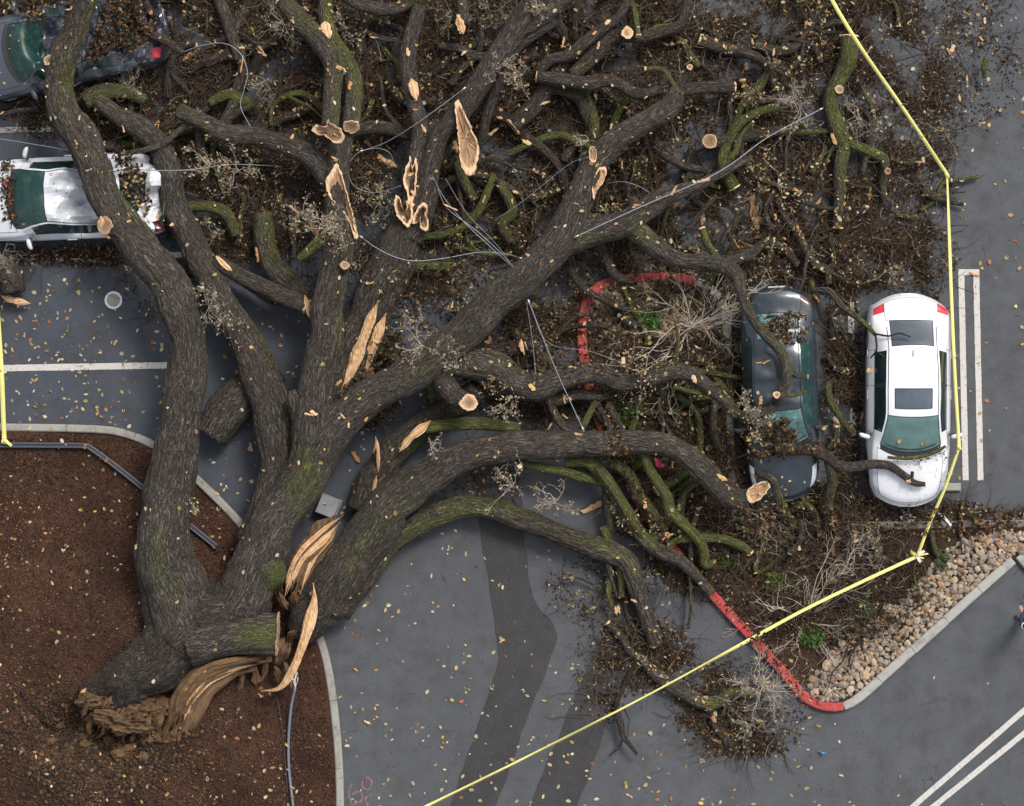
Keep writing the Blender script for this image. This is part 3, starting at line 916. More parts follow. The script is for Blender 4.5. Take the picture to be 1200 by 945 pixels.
C1 = limb('limb', oak, [(350, 742, 34, .55), (368, 722, 52, .66), (390, 694, 60, .78), (413, 658, 56, .85), (445, 612, 52, .92), (480, 575, 45, .98), (520, 545, 40, 1.02), (560, 529, 36, 1.05), (610, 521, 34, 1.08), (660, 522, 31, 1.1), (700, 519, 28, 1.1), (740, 520, 27, 1.1), (778, 523, 26, 1.1), (804, 533, 26, 1.1), (822, 551, 26, 1.08), (842, 571, 25, 1.05), (862, 584, 25, 1.0), (878, 585, 24, 1.0)], 0.20)
C2 = limb('limb', oak, [(392, 712, 44, .5), (412, 690, 36, .55), (440, 655, 32, .55), (480, 620, 28, .55), (520, 600, 25, .55), (555, 594, 24, .52), (600, 603, 24, .5), (640, 619, 24, .47), (684, 637, 24, .45), (712, 647, 24, .42), (730, 655, 22, .4), (740, 671, 21, .38), (749, 700, 20, .34), (761, 734, 18, .25), (769, 757, 15, .15)], 0.30)
D1 = limb('limb', oak, [(300, 640, 44, .80), (318, 590, 44, .85), (325, 535, 46, .85), (318, 485, 46, .85), (303, 440, 44, .82), (282, 395, 38, .8), (258, 350, 34, .75), (238, 312, 32, .7), (222, 278, 30, .7), (208, 250, 30, .72), (198, 210, 30, .75), (190, 178, 28, .75), (172, 155, 26, .7), (140, 138, 22, .6), (105, 112, 20, .5)], 0.20)
D2 = limb('limb', oak, [(322, 430, 36, .42), (296, 452, 44, .42), (268, 482, 46, .42), (246, 512, 40, .4)], 0.15, brown=.2)
E1 = limb('limb', oak, [(388, 500, 50, .9), (402, 440, 52, .92), (424, 385, 52, .95), (448, 330, 50, 1.0), (466, 290, 46, 1.05), (478, 258, 38, 1.1), (485, 225, 26, 1.1), (490, 181, 20, 1.05), (493, 151, 19, 1.0), (489, 131, 19, .98), (483, 110, 19, .95), (478, 88, 19, .95), (479, 64, 18, .95), (483, 40, 17, .95), (488, 20, 16, .95), (492, 6, 13, .95)], 0.15, brown=.1)
E2 = limb('limb', oak, [(478, 280, 34, 1.1), (492, 255, 30, 1.15), (502, 218, 26, 1.2), (507, 190, 23, 1.2), (514, 160, 23, 1.2), (528, 142, 24, 1.2), (549, 118, 27, 1.2), (571, 81, 27, 1.18), (590, 54, 26, 1.15), (608, 25, 26, 1.1), (628, 0, 24, 1.1), (650, -40, 20, 1.1)], 0.05, brown=.15)
F1 = limb('limb', oak, [(392, 212, 28, 1.15), (362, 182, 25, 1.1), (331, 169, 23, 1.05), (300, 160, 22, 1.0), (270, 158, 22, 1.0), (240, 144, 20, 1.0), (208, 131, 18, 1.0)], 0.14)
H1 = limb('limb', oak, [(630, 305, 28, 1.3), (665, 284, 30, 1.3), (700, 270, 30, 1.25), (735, 262, 30, 1.2), (758, 247, 28, 1.15), (778, 232, 24, 1.1), (800, 223, 18, 1.0), (825, 214, 13, .9), (850, 200, 10, .8), (880, 185, 7, .6)], 0.22)
H2 = limb('limb', oak, [(735, 262, 24, 1.15), (752, 274, 24, 1.1), (772, 292, 23, 1.05), (795, 304, 20, 1.05), (825, 307, 18, 1.1), (848, 312, 17, 1.2), (862, 322, 16, 1.35), (868, 340, 13, 1.5), (875, 360, 12, 1.6), (887, 381, 12, 1.66), (902, 398, 12, 1.68), (915, 414, 12, 1.68), (922, 433, 12, 1.68), (920, 451, 11, 1.68), (912, 468, 11, 1.66), (901, 481, 11, 1.62), (885, 486, 12, 1.58), (866, 489, 12, 1.55)], 0.32)
G1 = limb('limb', oak, [(309, 250, 20, .5), (310, 285, 24, .5), (322, 316, 26, .5), (346, 340, 26, .55), (366, 362, 24, .6), (380, 385, 20, .7)], 0.22)
G2 = limb('limb', oak, [(252, 305, 17, .8), (280, 323, 19, .8), (311, 337, 20, .85), (341, 351, 20, .95), (359, 361, 18, 1.0)], 0.35, cut1=True)
G3 = limb('branch', oak, [(212, 242, 12, .6), (246, 243, 14, .55), (266, 252, 15, .5), (276, 276, 12, .4)], 0.45)
U1 = limb('limb', oak, [(420, 600, 30, .35), (440, 556, 32, .35), (475, 516, 32, .38), (515, 487, 30, .45), (545, 470, 28, .7), (560, 455, 24, .9)], 0.22, brown=.15)
U2 = limb('branch', oak, [(498, 502, 14, .92), (540, 497, 15, .95), (575, 497, 15, .95), (610, 503, 12, 1.0)], 1.0)
# sawn stub on the trunk
stub = limb('limb_stub', oak, [(222, 755, 52, 1.42), (258, 746, 50, 1.46), (295, 744, 48, 1.48), (325, 745, 46, 1.48)], 0.22, cut1=True, dark=0.62)
kn = limb('knot', oak, [(298, 690, 20, 1.45), (313, 672, 40, 1.5), (322, 662, 34, 1.55), (326, 656, 12, 1.6)], 0.42)
kn2 = limb('knot', oak, [(385, 705, 34, .8), (402, 712, 30, .95), (408, 714, 14, 1.0)], 0.1)
kn3 = limb('knot', oak, [(350, 490, 20, 1.4), (344, 468, 17, 1.55), (341, 458, 8, 1.55)], 0.05)
kn4 = limb('knot', oak, [(610, 330, 26, 1.4), (626, 338, 20, 1.42), (632, 340, 8, 1.42)], 0.45)
st2 = limb('limb_stub', oak, [(512, 425, 28, 1.3), (518, 446, 27, 1.3), (532, 464, 24, 1.45), (546, 471, 21, 1.7), (550, 472, 20, 1.9)], 0.1, cut1=True)
st3 = limb('limb_stub', oak, [(140, 268, 22, 1.6), (130, 265, 22, 1.85), (124, 263, 22, 2.02)], 0.05, cut1=True, dark=.35)
st4 = limb('limb_stub', oak, [(62, 72, 12, 1.6), (56, 70, 12, 1.72)], 0.05, cut1=True, dark=.1)
st5 = limb('limb_stub', oak, [(402, 318, 10, 1.7), (404, 312, 11, 2.02)], 0.2, cut1=True)
st6 = limb('limb_stub', oak, [(395, 290, 14, 1.5), (380, 282, 15, 1.55), (360, 296, 12, 1.55), (350, 304, 9, 1.5)], 0.95)
M1 = limb('limb', oak, [(330, 0, 18, .9), (341, 12, 21, .95), (367, 40, 23, 1.0), (386, 66, 23, 1.1), (391, 92, 22, 1.2), (390, 121, 21, 1.35), (388, 140, 20, 1.6), (386, 150, 20, 1.85)], 0.50, cut0=True)
M2 = limb('limb', oak, [(383, -40, 16, .9), (382, 0, 17, .9), (383, 24, 17, .92), (390, 48, 18, .95), (404, 70, 20, 1.0), (413, 92, 21, 1.05), (413, 121, 20, 1.2), (411, 141, 18, 1.45), (411, 148, 17, 1.6)], 0.42, cut1=True)
TT = [  # crown branches: moss, brown, cut0, cut1, pts
 (.15, .2, 0, 0, [(252, -30, 12, .5), (257, 0, 13, .5), (266, 24, 14, .5), (275, 50, 13, .45), (281, 70, 10, .4)]),
 (.75, 0, 0, 0, [(246, 121, 10, .4), (268, 111, 13, .45), (287, 119, 12, .4), (305, 126, 9, .3)]),
 (.1, .2, 0, 0, [(222, 143, 8, .9), (206, 157, 7.5, .95), (192, 169, 7.5, 1.0), (171, 176, 7, 1.05), (141, 181, 5, 1.1)]),
 (.3, .2, 0, 0, [(232, 140, 12, .7), (235, 165, 11, .6), (236, 190, 9, .5)]),
 (.3, .1, 0, 0, [(395, -8, 15, .8), (420, 3, 16, .8), (444, 11, 16, .78), (468, 10, 15, .75), (487, -4, 14, .7)]),
 (.1, .2, 0, 0, [(652, 24, 12, .9), (625, 42, 12, .92), (603, 60, 12, .95), (591, 86, 12, .95), (577, 117, 11, .9), (569, 141, 10, .8), (564, 166, 8, .7)]),
 (.1, .3, 0, 1, [(660, 72, 18, .5), (642, 102, 20, .5), (622, 128, 20, .5), (601, 147, 19, .55)]),
 (.2, .2, 0, 0, [(541, -20, 11, .7), (541, 0, 12, .7), (543, 18, 12, .75), (541, 28, 10, .8)]),
 (.1, .3, 1, 0, [(429, 37, 6, .3), (446, 45, 6.5, .3), (466, 48, 7, .25)]),
 (.1, .3, 0, 0, [(405, 158, 14, .6), (425, 151, 16, .6), (450, 150, 16, .55), (480, 157, 14, .5)]),
 (.1, .3, 0, 0, [(446, 92, 3.5, .5), (452, 129, 4.5, .5), (473, 154, 5, .55)]),
 (.1, .1, 0, 0, [(630, 84, 12, .7), (646, 70, 12, .75), (668, 64, 13, .8), (684, 50, 13, .85), (706, 34, 12, .85), (724, 20, 11, .8), (735, 0, 11, .75), (742, -30, 10, .7)]),
 (.08, .25, 0, 1, [(672, 90, 17, .6), (686, 76, 18, .62), (701, 60, 19, .65), (714, 47, 19, .7), (729, 41, 18, .85), (735, 39, 15, 1.05)]),
 (.15, .25, 0, 0, [(735, 44, 13, .6), (755, 44, 13, .6), (775, 38, 13, .55), (795, 30, 13, .5), (803, 12, 11, .5), (806, -20, 10, .5)]),
 (.08, .3, 1, 0, [(629, 91, 12, .85), (660, 94, 16, .88), (686, 98, 17, .9), (712, 95, 16, .9), (729, 101, 15, .9), (747, 111, 14, .95), (775, 106, 12, 1.05)]),
 (.55, .1, 0, 0, [(636, 100, 14, .5), (660, 105, 14, .5), (679, 115, 14, .48), (686, 133, 13, .4), (694, 152, 11, .3)]),
 (.9, 0, 0, 0, [(596, 181, 7, .3), (620, 169, 8, .35), (654, 159, 9, .4), (680, 167, 8, .5), (697, 176, 6, .7)]),
 (.8, 0, 0, 0, [(734, 114, 8, .5), (725, 131, 9, .4), (717, 150, 8, .25)]),
 (1.0, 0, 0, 1, [(738, -20, 6, .7), (741, 0, 6, .7), (745, 18, 6.5, .75), (748, 42, 6, .95)]),
 (.9, 0, 0, 0, [(757, 45, 5, .6), (767, 33, 5, .6), (787, 29, 4, .5)]),
 (1.0, 0, 1, 0, [(756, 81, 5.5, 1.1), (777, 82, 6, 1.1), (787, 96, 6, 1.15), (795, 109, 6, 1.2)]),
 (.2, .2, 0, 1, [(790, 115, 10, 1.1), (797, 98, 9, 1.1), (807, 82, 8, 1.2), (808, 79, 7, 1.35)]),
 (.08, .35, 0, 1, [(788, 110, 13, 1.0), (800, 106, 14, .9), (830, 103, 15, .6), (861, 103, 14, .5)]),
 (.1, .35, 0, 1, [(652, 10, 6, .6), (655, 24, 7, .6), (662, 38, 7, .6), (660, 54, 6, .55)]),
 (.1, .35, 0, 0, [(642, 24, 5, .5), (643, 38, 6, .5), (657, 44, 6, .45)]),
 (.3, .1, 0, 0, [(681, -10, 7, .6), (674, 20, 7, .55), (674, 46, 7, .4)]),
 (.05, .25, 0, 0, [(675, -15, 15, 1.0), (648, 12, 15, 1.05), (622, 30, 16, 1.08), (600, 44, 14, 1.1)]),
 (.15, .25, 0, 0, [(840, 230, 5, .4), (827, 243, 6, .4), (812, 262, 6, .4), (797, 275, 6, .3)]),
 (.95, 0, 1, 0, [(823, 268, 8, .8), (830, 288, 8.5, .85), (842, 304, 8, 1.0)]),
 (.15, .3, 0, 0, [(905, 280, 9, .3), (893, 287, 10, .35), (878, 299, 11, .5), (850, 308, 10, .9)]),
 (.2, .2, 0, 1, [(918, 432, 6, 1.65), (926, 437, 6, 1.65), (936, 441, 6, 1.62), (946, 442, 5, 1.62)]),
 (1.0, 0, 0, 0, [(911, 459, 4, 1.66), (922, 463, 4.5, 1.64), (932, 463, 4.5, 1.62), (946, 459, 3.5, 1.58)]),
 (.1, .2, 0, 1, [(906, 478, 9, 1.6), (910, 470, 9, 1.75), (910, 463, 8, 2.0)]),
 (.55, 0, 0, 0, [(662, 541, 14, .75), (690, 542, 15, .75), (710, 562, 15, .7), (724, 584, 15, .62), (737, 604, 16, .55), (752, 629, 17, .5), (771, 645, 18, .45), (797, 657, 16, .42), (819, 677, 13, .38), (833, 695, 10, .3)]),
 (.9, 0, 0, 0, [(700, 548, 8, .92), (717, 570, 10, .84), (730, 592, 11, .76), (744, 615, 11, .68), (753, 628, 8, .62)]),
 (1.0, 0, 0, 0, [(600, 540, 8, .8), (640, 548, 10, .82), (672, 557, 10, .75), (704, 566, 8, .6)]),
 (.45, 0, 0, 0, [(698, 538, 13, .7), (720, 544, 14, .65), (738, 559, 15, .55), (748, 580, 15, .48), (765, 602, 14, .42), (779, 622, 12, .45)]),
 (.85, 0, 0, 0, [(755, 530, 10, .95), (759, 545, 11, .9), (769, 562, 11, .85), (781, 582, 12, .8), (786, 600, 12, .75), (801, 614, 12, .7), (817, 630, 12, .6), (825, 645, 11, .5), (827, 662, 10, .4), (838, 659, 7, .3)]),
 (.7, 0, 0, 1, [(754, 636, 9, .5), (773, 629, 9, .5), (782, 628, 8, .6)]),
 (.9, 0, 0, 1, [(785, 640, 8, .4), (793, 634, 9, .42), (806, 631, 10, .45), (826, 631, 10, .45), (851, 633, 10, .42), (871, 641, 10, .38), (880, 648, 8, .36)]),
 (.4, .1, 0, 0, [(708, 560, 8, .6), (711, 590, 8, .5), (714, 615, 8, .4), (716, 636, 6, .3)]),
 (.45, .1, 0, 0, [(724, 650, 9, .35), (727, 672, 10, .3), (728, 700, 9, .2)]),
 (.15, .3, 0, 1, [(566, 405, 12, .3), (580, 410, 16, .3), (595, 411, 17, .3), (615, 404, 15, .3)]),
 (.1, .4, 0, 0, [(640, 462, 9, .95), (647, 479, 9, .95), (657, 497, 9, 1.0), (672, 510, 8, 1.0)]),
 (1.0, 0, 0, 0, [(697, 473, 7, .8), (690, 487, 8, .85), (682, 503, 8, .95)]),
 (.15, .2, 0, 0, [(628, 462, 16, .75), (651, 469, 15, .7), (675, 463, 14, .65), (703, 465, 12, .6), (722, 458, 10, .6)]),
 (.1, .3, 0, 0, [(710, 346, 8, .25), (726, 368, 9, .25), (738, 379, 9, .25), (754, 380, 7, .2)]),
 (1.0, 0, 0, 0, [(789, 453, 5, .9), (809, 459, 5.5, .95), (825, 459, 5.5, .95), (840, 450, 4.5, .9)]),
 (.3, .2, 0, 0, [(713, 472, 9, .5), (722, 491, 9, .6), (731, 509, 8, .8)]),
 (.3, .1, 0, 0, [(695, 467, 7, .6), (703, 480, 7, .6), (714, 500, 7, .7), (712, 512, 6, .8)]),
 (.15, .3, 0, 0, [(760, 440, 13, .7), (772, 452, 12, .5), (778, 468, 10, .3), (770, 480, 8, .2)]),
 (.5, .1, 0, 0, [(838, 470, 8, .5), (835, 500, 9, .45), (842, 525, 8, .4)]),
 (.1, .25, 0, 0, [(700, 280, 13, .6), (720, 320, 11, .4), (742, 330, 8, .3)]),
 (.2, .2, 0, 0, [(742, 232, 10, .4), (742, 260, 11, .6)]),
 (.8, 0, 0, 0, [(783, 243, 4, .9), (778, 260, 5, .7), (773, 275, 5, .4), (768, 272, 4, .3)]),
 (.3, .3, 0, 0, [(585, 215, 10, .5), (600, 245, 12, .45), (588, 265, 12, .4), (600, 285, 10, .4)]),
 (.95, 0, 0, 0, [(578, 204, 7, .5), (571, 225, 9, .5), (560, 248, 10, .5), (545, 265, 10, .45), (520, 275, 9, .4), (495, 278, 8, .4)]),
 (.6, .1, 0, 0, [(470, 312, 9, .4), (500, 312, 11, .4), (530, 312, 9, .3)]),
 (.3, .3, 0, 0, [(535, 190, 11, .4), (545, 215, 12, .4), (556, 235, 10, .4)]),
 (.2, .3, 0, 0, [(775, 180, 8, .4), (800, 195, 9, .4), (830, 200, 8, .4)]),
 (.1, .35, 0, 0, [(180, 20, 10, .6), (160, -10, 9, .6)]),
 (.1, .35, 0, 0, [(160, -20, 9, .9), (165, 20, 10, .9), (180, 40, 10, .92), (200, 52, 10, .95), (214, 62, 8, .95)]),
 (.3, .2, 0, 0, [(98, 118, 18, .55), (120, 108, 18, .5), (150, 108, 16, .45), (170, 118, 12, .4)]),
 (.1, .35, 0, 0, [(-40, 138, 6, .5), (0, 135, 6, .5), (20, 130, 6, .55), (45, 128, 5, .5)]),
 (.1, .3, 0, 0, [(-40, 330, 30, .4), (-10, 320, 32, .4), (12, 325, 30, .4), (16, 345, 26, .4)]),
]
for mo, br, c0, c1, p in TT:
    limb('branch', oak, p, mo, br, bool(c0), bool(c1))

# the rest of the crown, broken flat on the ground: bent dark limbs lying under the traced ones
CROWN = [(200, 900, -30, 320, 34, (6, 16), (.0, .25)), (690, 870, 400, 640, 20, (5, 12), (.1, .9)), (840, 1050, 20, 330, 14, (4, 8), (.0, .22)), (120, 330, -30, 180, 14, (8, 16), (.0, .3)), (500, 720, 360, 500, 6, (8, 15), (.1, .5))]
for x0, x1, y0, y1, n_, wr, mr in CROWN:
    for k in range(n_):
        x, y = random.uniform(x0, x1), random.uniform(y0, y1); a_ = random.uniform(0, 6.28); L = random.uniform(55, 150); w = random.uniform(*wr)
        turn = random.uniform(-.5, .5); z = random.uniform(.12, .42); pts = []
        for i in range(6):
            pts.append((x, y, w * (1 - .5 * i / 5), z + random.uniform(-.06, .10)))
            a_ += turn + random.uniform(-.35, .35); x += math.cos(a_) * L / 5; y += math.sin(a_) * L / 5
        mo_ = random.uniform(*mr) if random.random() < .88 else random.choice([.5, .9])
        limb('branch', oak, pts, mo_, random.uniform(.1, .6), random.random() < .25, random.random() < .2)
        if random.random() < .7:
            q = pts[random.choice([1, 2, 3])]; b_ = a_ + random.choice([-1, 1]) * random.uniform(.5, 1.2); pp = [(q[0], q[1], q[2] * .65, q[3])]
            for i in range(3):
                b_ += random.uniform(-.4, .4); pp.append((pp[-1][0] + math.cos(b_) * L * .16, pp[-1][1] + math.sin(b_) * L * .16, q[2] * (.55 - .13 * i), q[3] + random.uniform(0, .15)))
            limb('branch', oak, pp, mo_, .3, False, random.random() < .2)

# torn and sawn wood on the oak
slab('torn_face', [(537, 116), (533, 122), (536, 150), (539, 185), (543, 200), (551, 206), (557, 200), (561, 178), (557, 160), (548, 140)], 1.58, .20, oak, core=.55, inset=.26)
slab('torn_face', [(394, 191), (387, 202), (381, 213), (384, 226), (390, 236), (403, 250), (410, 265), (416, 280), (419, 274), (413, 250), (407, 228), (400, 203)], 1.75, .20, oak, core=.6, inset=.26)
slab('torn_face', [(365, 152), (372, 146), (381, 148), (384, 141), (390, 146), (400, 152), (403, 163), (398, 169), (388, 165), (380, 158), (371, 158)], 1.98, .16, oak, core=.8, inset=.3, tilt=(0.2, -.4))
slab('torn_face', [(702, 196), (709, 197), (711, 205), (706, 214), (700, 222), (696, 234), (694, 228), (695, 212), (698, 203)], 1.72, .14, oak, core=.35, inset=.3)
slab('torn_face', [(691, 173), (696, 172), (700, 180), (698, 190), (693, 190), (690, 182)], 1.75, .12, oak, core=.6, inset=.3)
slab('torn_face', [(874, 577), (884, 568), (896, 564), (903, 570), (898, 578), (884, 590), (877, 588)], 1.32, .14, C1, core=.4, inset=.3, tilt=(.4, 0))
slab('torn_face', [(464, 229), (462, 240), (465, 252), (472, 262), (478, 267), (483, 258), (484, 246), (481, 236), (476, 247), (470, 242), (468, 232)], 1.62, .22, E1, core=.9, inset=.34, depth=.6)
slab('torn_face', [(481, 182), (476, 196), (472, 212), (477, 226), (479, 240), (484, 236), (487, 222), (489, 200), (487, 184), (484, 196), (482, 190)], 1.45, .20, E1, core=.95, inset=.42, depth=.6)
slab('torn_face', [(483, 262), (487, 248), (494, 238), (500, 241), (500, 252), (503, 268), (497, 271), (492, 266), (493, 254), (488, 262)], 1.55, .20, E2, core=.8, inset=.35, depth=.5)
splinter('torn_strip', [(476, 236, 1.5), (482, 241, 1.52), (486, 240, 1.5)], 9, .06, E1)
splinter('torn_strip', [(443, 353, 1.85), (433, 378, 1.75), (421, 410, 1.55), (409, 438, 1.4), (399, 460, 1.3)], 13, .10, oak)
splinter('torn_strip', [(452, 368, 1.6), (444, 388, 1.5), (433, 416, 1.3), (425, 444, 1.1)], 11, .06, oak)
for k in range(12):
    a = random.uniform(396, 430); b = random.uniform(415, 462)
    splinter('torn_strip', [(a + 7, b - 16, random.uniform(.9, 1.25)), (a + 2, b, random.uniform(.9, 1.2)), (a - 4, b + 15, random.uniform(.8, 1.1))], random.uniform(4, 9), .06, oak, random.choice(['torn_dark', 'rot', 'rot']))
splinter('torn_strip', [(414, 410, 1.2), (404, 432, 1.1), (396, 455, 1.0)], 16, .10, oak, 'torn_dark')
splinter('torn_strip', [(436, 432, 1.3), (424, 450, 1.1), (414, 470, 1.0)], 14, .10, oak, 'torn_dark')
splinter('torn_strip', [(505, 493, 1.1), (492, 504, 1.1), (480, 514, 1.05), (468, 530, 1.0)], 9, .07, oak)
splinter('torn_strip', [(440, 512, .9), (443, 530, .8), (443, 555, .6)], 5, .05, oak)
splinter('torn_strip', [(441, 558, .7), (438, 575, .6), (437, 590, .5)], 5, .05, oak)
splinter('torn_strip', [(362, 372, 1.1), (360, 358, 1.15), (357, 346, 1.2)], 6, .05, oak)
splinter('torn_strip', [(482, 92, 1.2), (485, 105, 1.22), (488, 118, 1.2)], 10, .05, E1)
splinter('torn_strip', [(381, 25, 1.12), (382, 36, 1.13), (386, 46, 1.15)], 11, .05, M2)
splinter('torn_strip', [(536, 20, 1.0), (540, 30, 1.0), (543, 40, .95)], 9, .06, oak)
splinter('torn_strip', [(253, 300, .95), (262, 310, 1.0), (272, 318, 1.0)], 6, .05, G2)
splinter('torn_strip', [(118, 254, 2.05), (120, 268, 1.95), (128, 280, 1.9)], 9, .06, A_, 'torn')
# the great split between trunk and lower limb
for k in range(9):
    f = k / 8.0
    splinter('torn_strip', [(399 - f * 4, 612 + f * 6, 1.18 - .2 * f), (378 + f * 6, 634 + f * 8, 1.16 - .3 * f), (356 + f * 16, 654 + f * 8, 1.12 - .3 * f), (344 + f * 26, 676 + f * 3, 1.05 - .3 * f), (338 + f * 30 + random.uniform(-3, 3), 694 + random.uniform(-8, 6), .95 - .3 * f)], random.uniform(6, 9), .06, oak, ['torn', 'torn_dark', 'rot', 'torn_dark'][k % 4] if k else 'torn')
splinter('torn_strip', [(402, 604, 1.28), (376, 624, 1.3), (354, 645, 1.3), (341, 668, 1.28), (334, 698, 1.2)], 6, .08, oak)
splinter('torn_strip', [(367, 684, 1.45), (368, 705, 1.4), (363, 728, 1.32), (356, 752, 1.22), (344, 783, 1.05), (328, 806, .85), (306, 810, .7)], 12, .09, oak)
splinter('bark_slab', [(393, 604, 1.05), (372, 628, 1.05), (352, 655, 1.0), (342, 690, .95)], 20, .12, oak, 'torn_dark')
for k in range(16):
    a = random.uniform(325, 368); b = random.uniform(672, 780)
    if a + (b - 690) * .25 > 372: a -= 20
    d = random.uniform(-14, 14)
    splinter('torn_strip', [(a, b, random.uniform(.6, 1.1)), (a + d * .5, b + random.uniform(8, 14), random.uniform(.6, 1.0)), (a + d, b + random.uniform(18, 30), random.uniform(.4, .8))], random.uniform(5, 10), .07, oak, random.choice(['torn_dark', 'torn_dark', 'rot']))
for a, b, c, d in [(296, 778, 300, 805), (312, 772, 305, 800), (268, 775, 262, 798), (284, 785, 278, 812), (322, 782, 326, 800), (255, 795, 250, 815)]:
    splinter('torn_strip', [(a, b, .7), ((a + c) / 2 + 2, (b + d) / 2, .55), (c, d, .35)], random.uniform(6, 10), .06, oak, random.choice(['torn', 'torn_dark', 'rot']))
# buttress roots and rotten root plate
for pts, w in [([(318, 772, 10, 1.0), (285, 776, 13, 1.1), (256, 786, 15, 1.12), (236, 806, 16, 1.0), (224, 832, 16, .8), (212, 862, 14, .5)], 0),
               ([(300, 783, 8, .85), (268, 790, 14, .9), (245, 808, 16, .88), (230, 836, 15, .7), (222, 858, 10, .5)], 1),
               ([(280, 770, 10, 1.25), (250, 778, 14, 1.3), (224, 796, 16, 1.25), (206, 824, 16, 1.05), (198, 850, 14, .7)], 2),
               ([(176, 758, 34, 1.15), (156, 778, 36, 1.2), (132, 794, 32, 1.12), (110, 804, 24, 1.0), (94, 811, 13, .9)], 3)]:
    V, F, A, info = limb_geo(pts, 0.0, .9 if w < 3 else .55, lumps=3.0)
    mk('root', V, F, M['torn_dark'] if w < 3 else M['bark'], oak, A, smooth=True)
for k in range(15):
    f = k / 14.0
    o1 = f * 34 - 6
    splinter('torn_strip', [(308 - f * 20 + random.uniform(-8, 8), 772 + o1 * .45, 1.42 - f * .5), (268 - f * 8, 778 + o1 * .62, 1.56 - f * .55), (236 + f * 4, 790 + o1 * .75, 1.56 - f * .55), (214 + o1 * .35, 818 + o1 * .5, 1.36 - f * .5), (204 + o1 * .55 + random.uniform(-4, 4), 856 + random.uniform(-8, 8), .75 - f * .25)], random.uniform(5, 9), .07, oak, random.choice(['torn_dark', 'torn_dark', 'rot', 'torn_dark', 'torn']) if k % 3 else 'rot')
def lump(name, cx, cy, z, rx, ry, rz, mat, parent, rough=.35, seed=0, n=4):
    import bmesh
    bm = bmesh.new(); bmesh.ops.create_icosphere(bm, subdivisions=n, radius=1.0)
    V = np.array([v.co[:] for v in bm.verts]); F = np.array([[v.index for v in f.verts] for f in bm.faces]); bm.free()
    d = 1 + rough * fbm(V * 2.0 + seed * 3.7, 4) + rough * .5 * (1 - 2 * np.abs(noise(V * 5 + seed)))
    V = V * d[:, None] * np.array([rx / S, ry / S, rz])
    V = V + np.array(W(cx, cy, z))
    return mk(name, V, [F], mat, parent, {'bc': V * np.array([1, 1, .6]), 'core': np.full(len(V), .5)}, smooth=False)
lump('root_plate', 120, 818, .62, 28, 13, .50, M['root_rot'], oak, .3, 1, 5)
lump('root_plate', 152, 840, .60, 38, 17, .50, M['root_rot'], oak, .34, 2, 5)
lump('root_plate', 190, 852, .45, 26, 16, .42, M['root_rot'], oak, .34, 3, 5)
lump('root_plate', 172, 828, .75, 30, 14, .40, M['root_rot'], oak, .34, 4, 5)
splinter('torn_strip', [(128, 813, 1.12), (140, 815, 1.12), (155, 820, 1.1), (160, 828, 1.05)], 9, .06, oak)
splinter('torn_strip', [(95, 812, 1.05), (108, 806, 1.08), (120, 802, 1.12)], 8, .06, oak, 'torn')
for k in range(46):
    a = random.uniform(96, 214); b = 806 + (a - 92) * .36 + random.uniform(-4, 16)
    splinter('root_fibre', [(a + 6, b - 12, random.uniform(1.0, 1.2)), (a + random.uniform(-3, 3), b, random.uniform(.95, 1.15)), (a - random.uniform(2, 9), b + random.uniform(8, 18), random.uniform(.5, .9))], random.uniform(2.5, 6), .05, oak, random.choice(['root_rot', 'root_rot', 'torn_dark', 'rot']))
for k in range(26):
    a = random.uniform(92, 222); b = 812 + (a - 92) * .42 + random.uniform(2, 26)
    splinter('root_fibre', [(a, b, .55), (a - random.uniform(-4, 9), b + random.uniform(5, 12), .4), (a - random.uniform(-2, 14), b + random.uniform(10, 24), .12)], random.uniform(2.5, 6), .05, oak, random.choice(['rot', 'torn_dark', 'torn_dark']))
for p in [(100, 872, 6), (142, 884, 9), (128, 868, 7), (150, 878, 6), (98, 862, 5), (70, 850, 5), (60, 868, 5), (168, 886, 6)]:
    tag(lump('soil_clod', p[0], p[1], float(ground_z([p[:2]])[0]) + .03, p[2], p[2] * .8, p[2] / S * .8, M['root_rot'], None, .35, p[0], 3), 'crumbly brown clod beside the root pit', 'clod', 'clods thrown up around the root pit')

def soil_crumbs():
    t_ = np.column_stack([rng.normal(118, 62, 2600), rng.normal(868, 34, 2600)])
    t_ = t_[inpoly(t_, LBED)]
    tag(pebbles('soil_crumbs', t_, (.8, 3.0), .02, [(.045, .028, .018), (.06, .038, .022), (.10, .062, .03), (.03, .02, .014), (.13, .085, .04)]), 'crumbled dark soil around the root pit', 'soil', kind='stuff')
soil_crumbs()

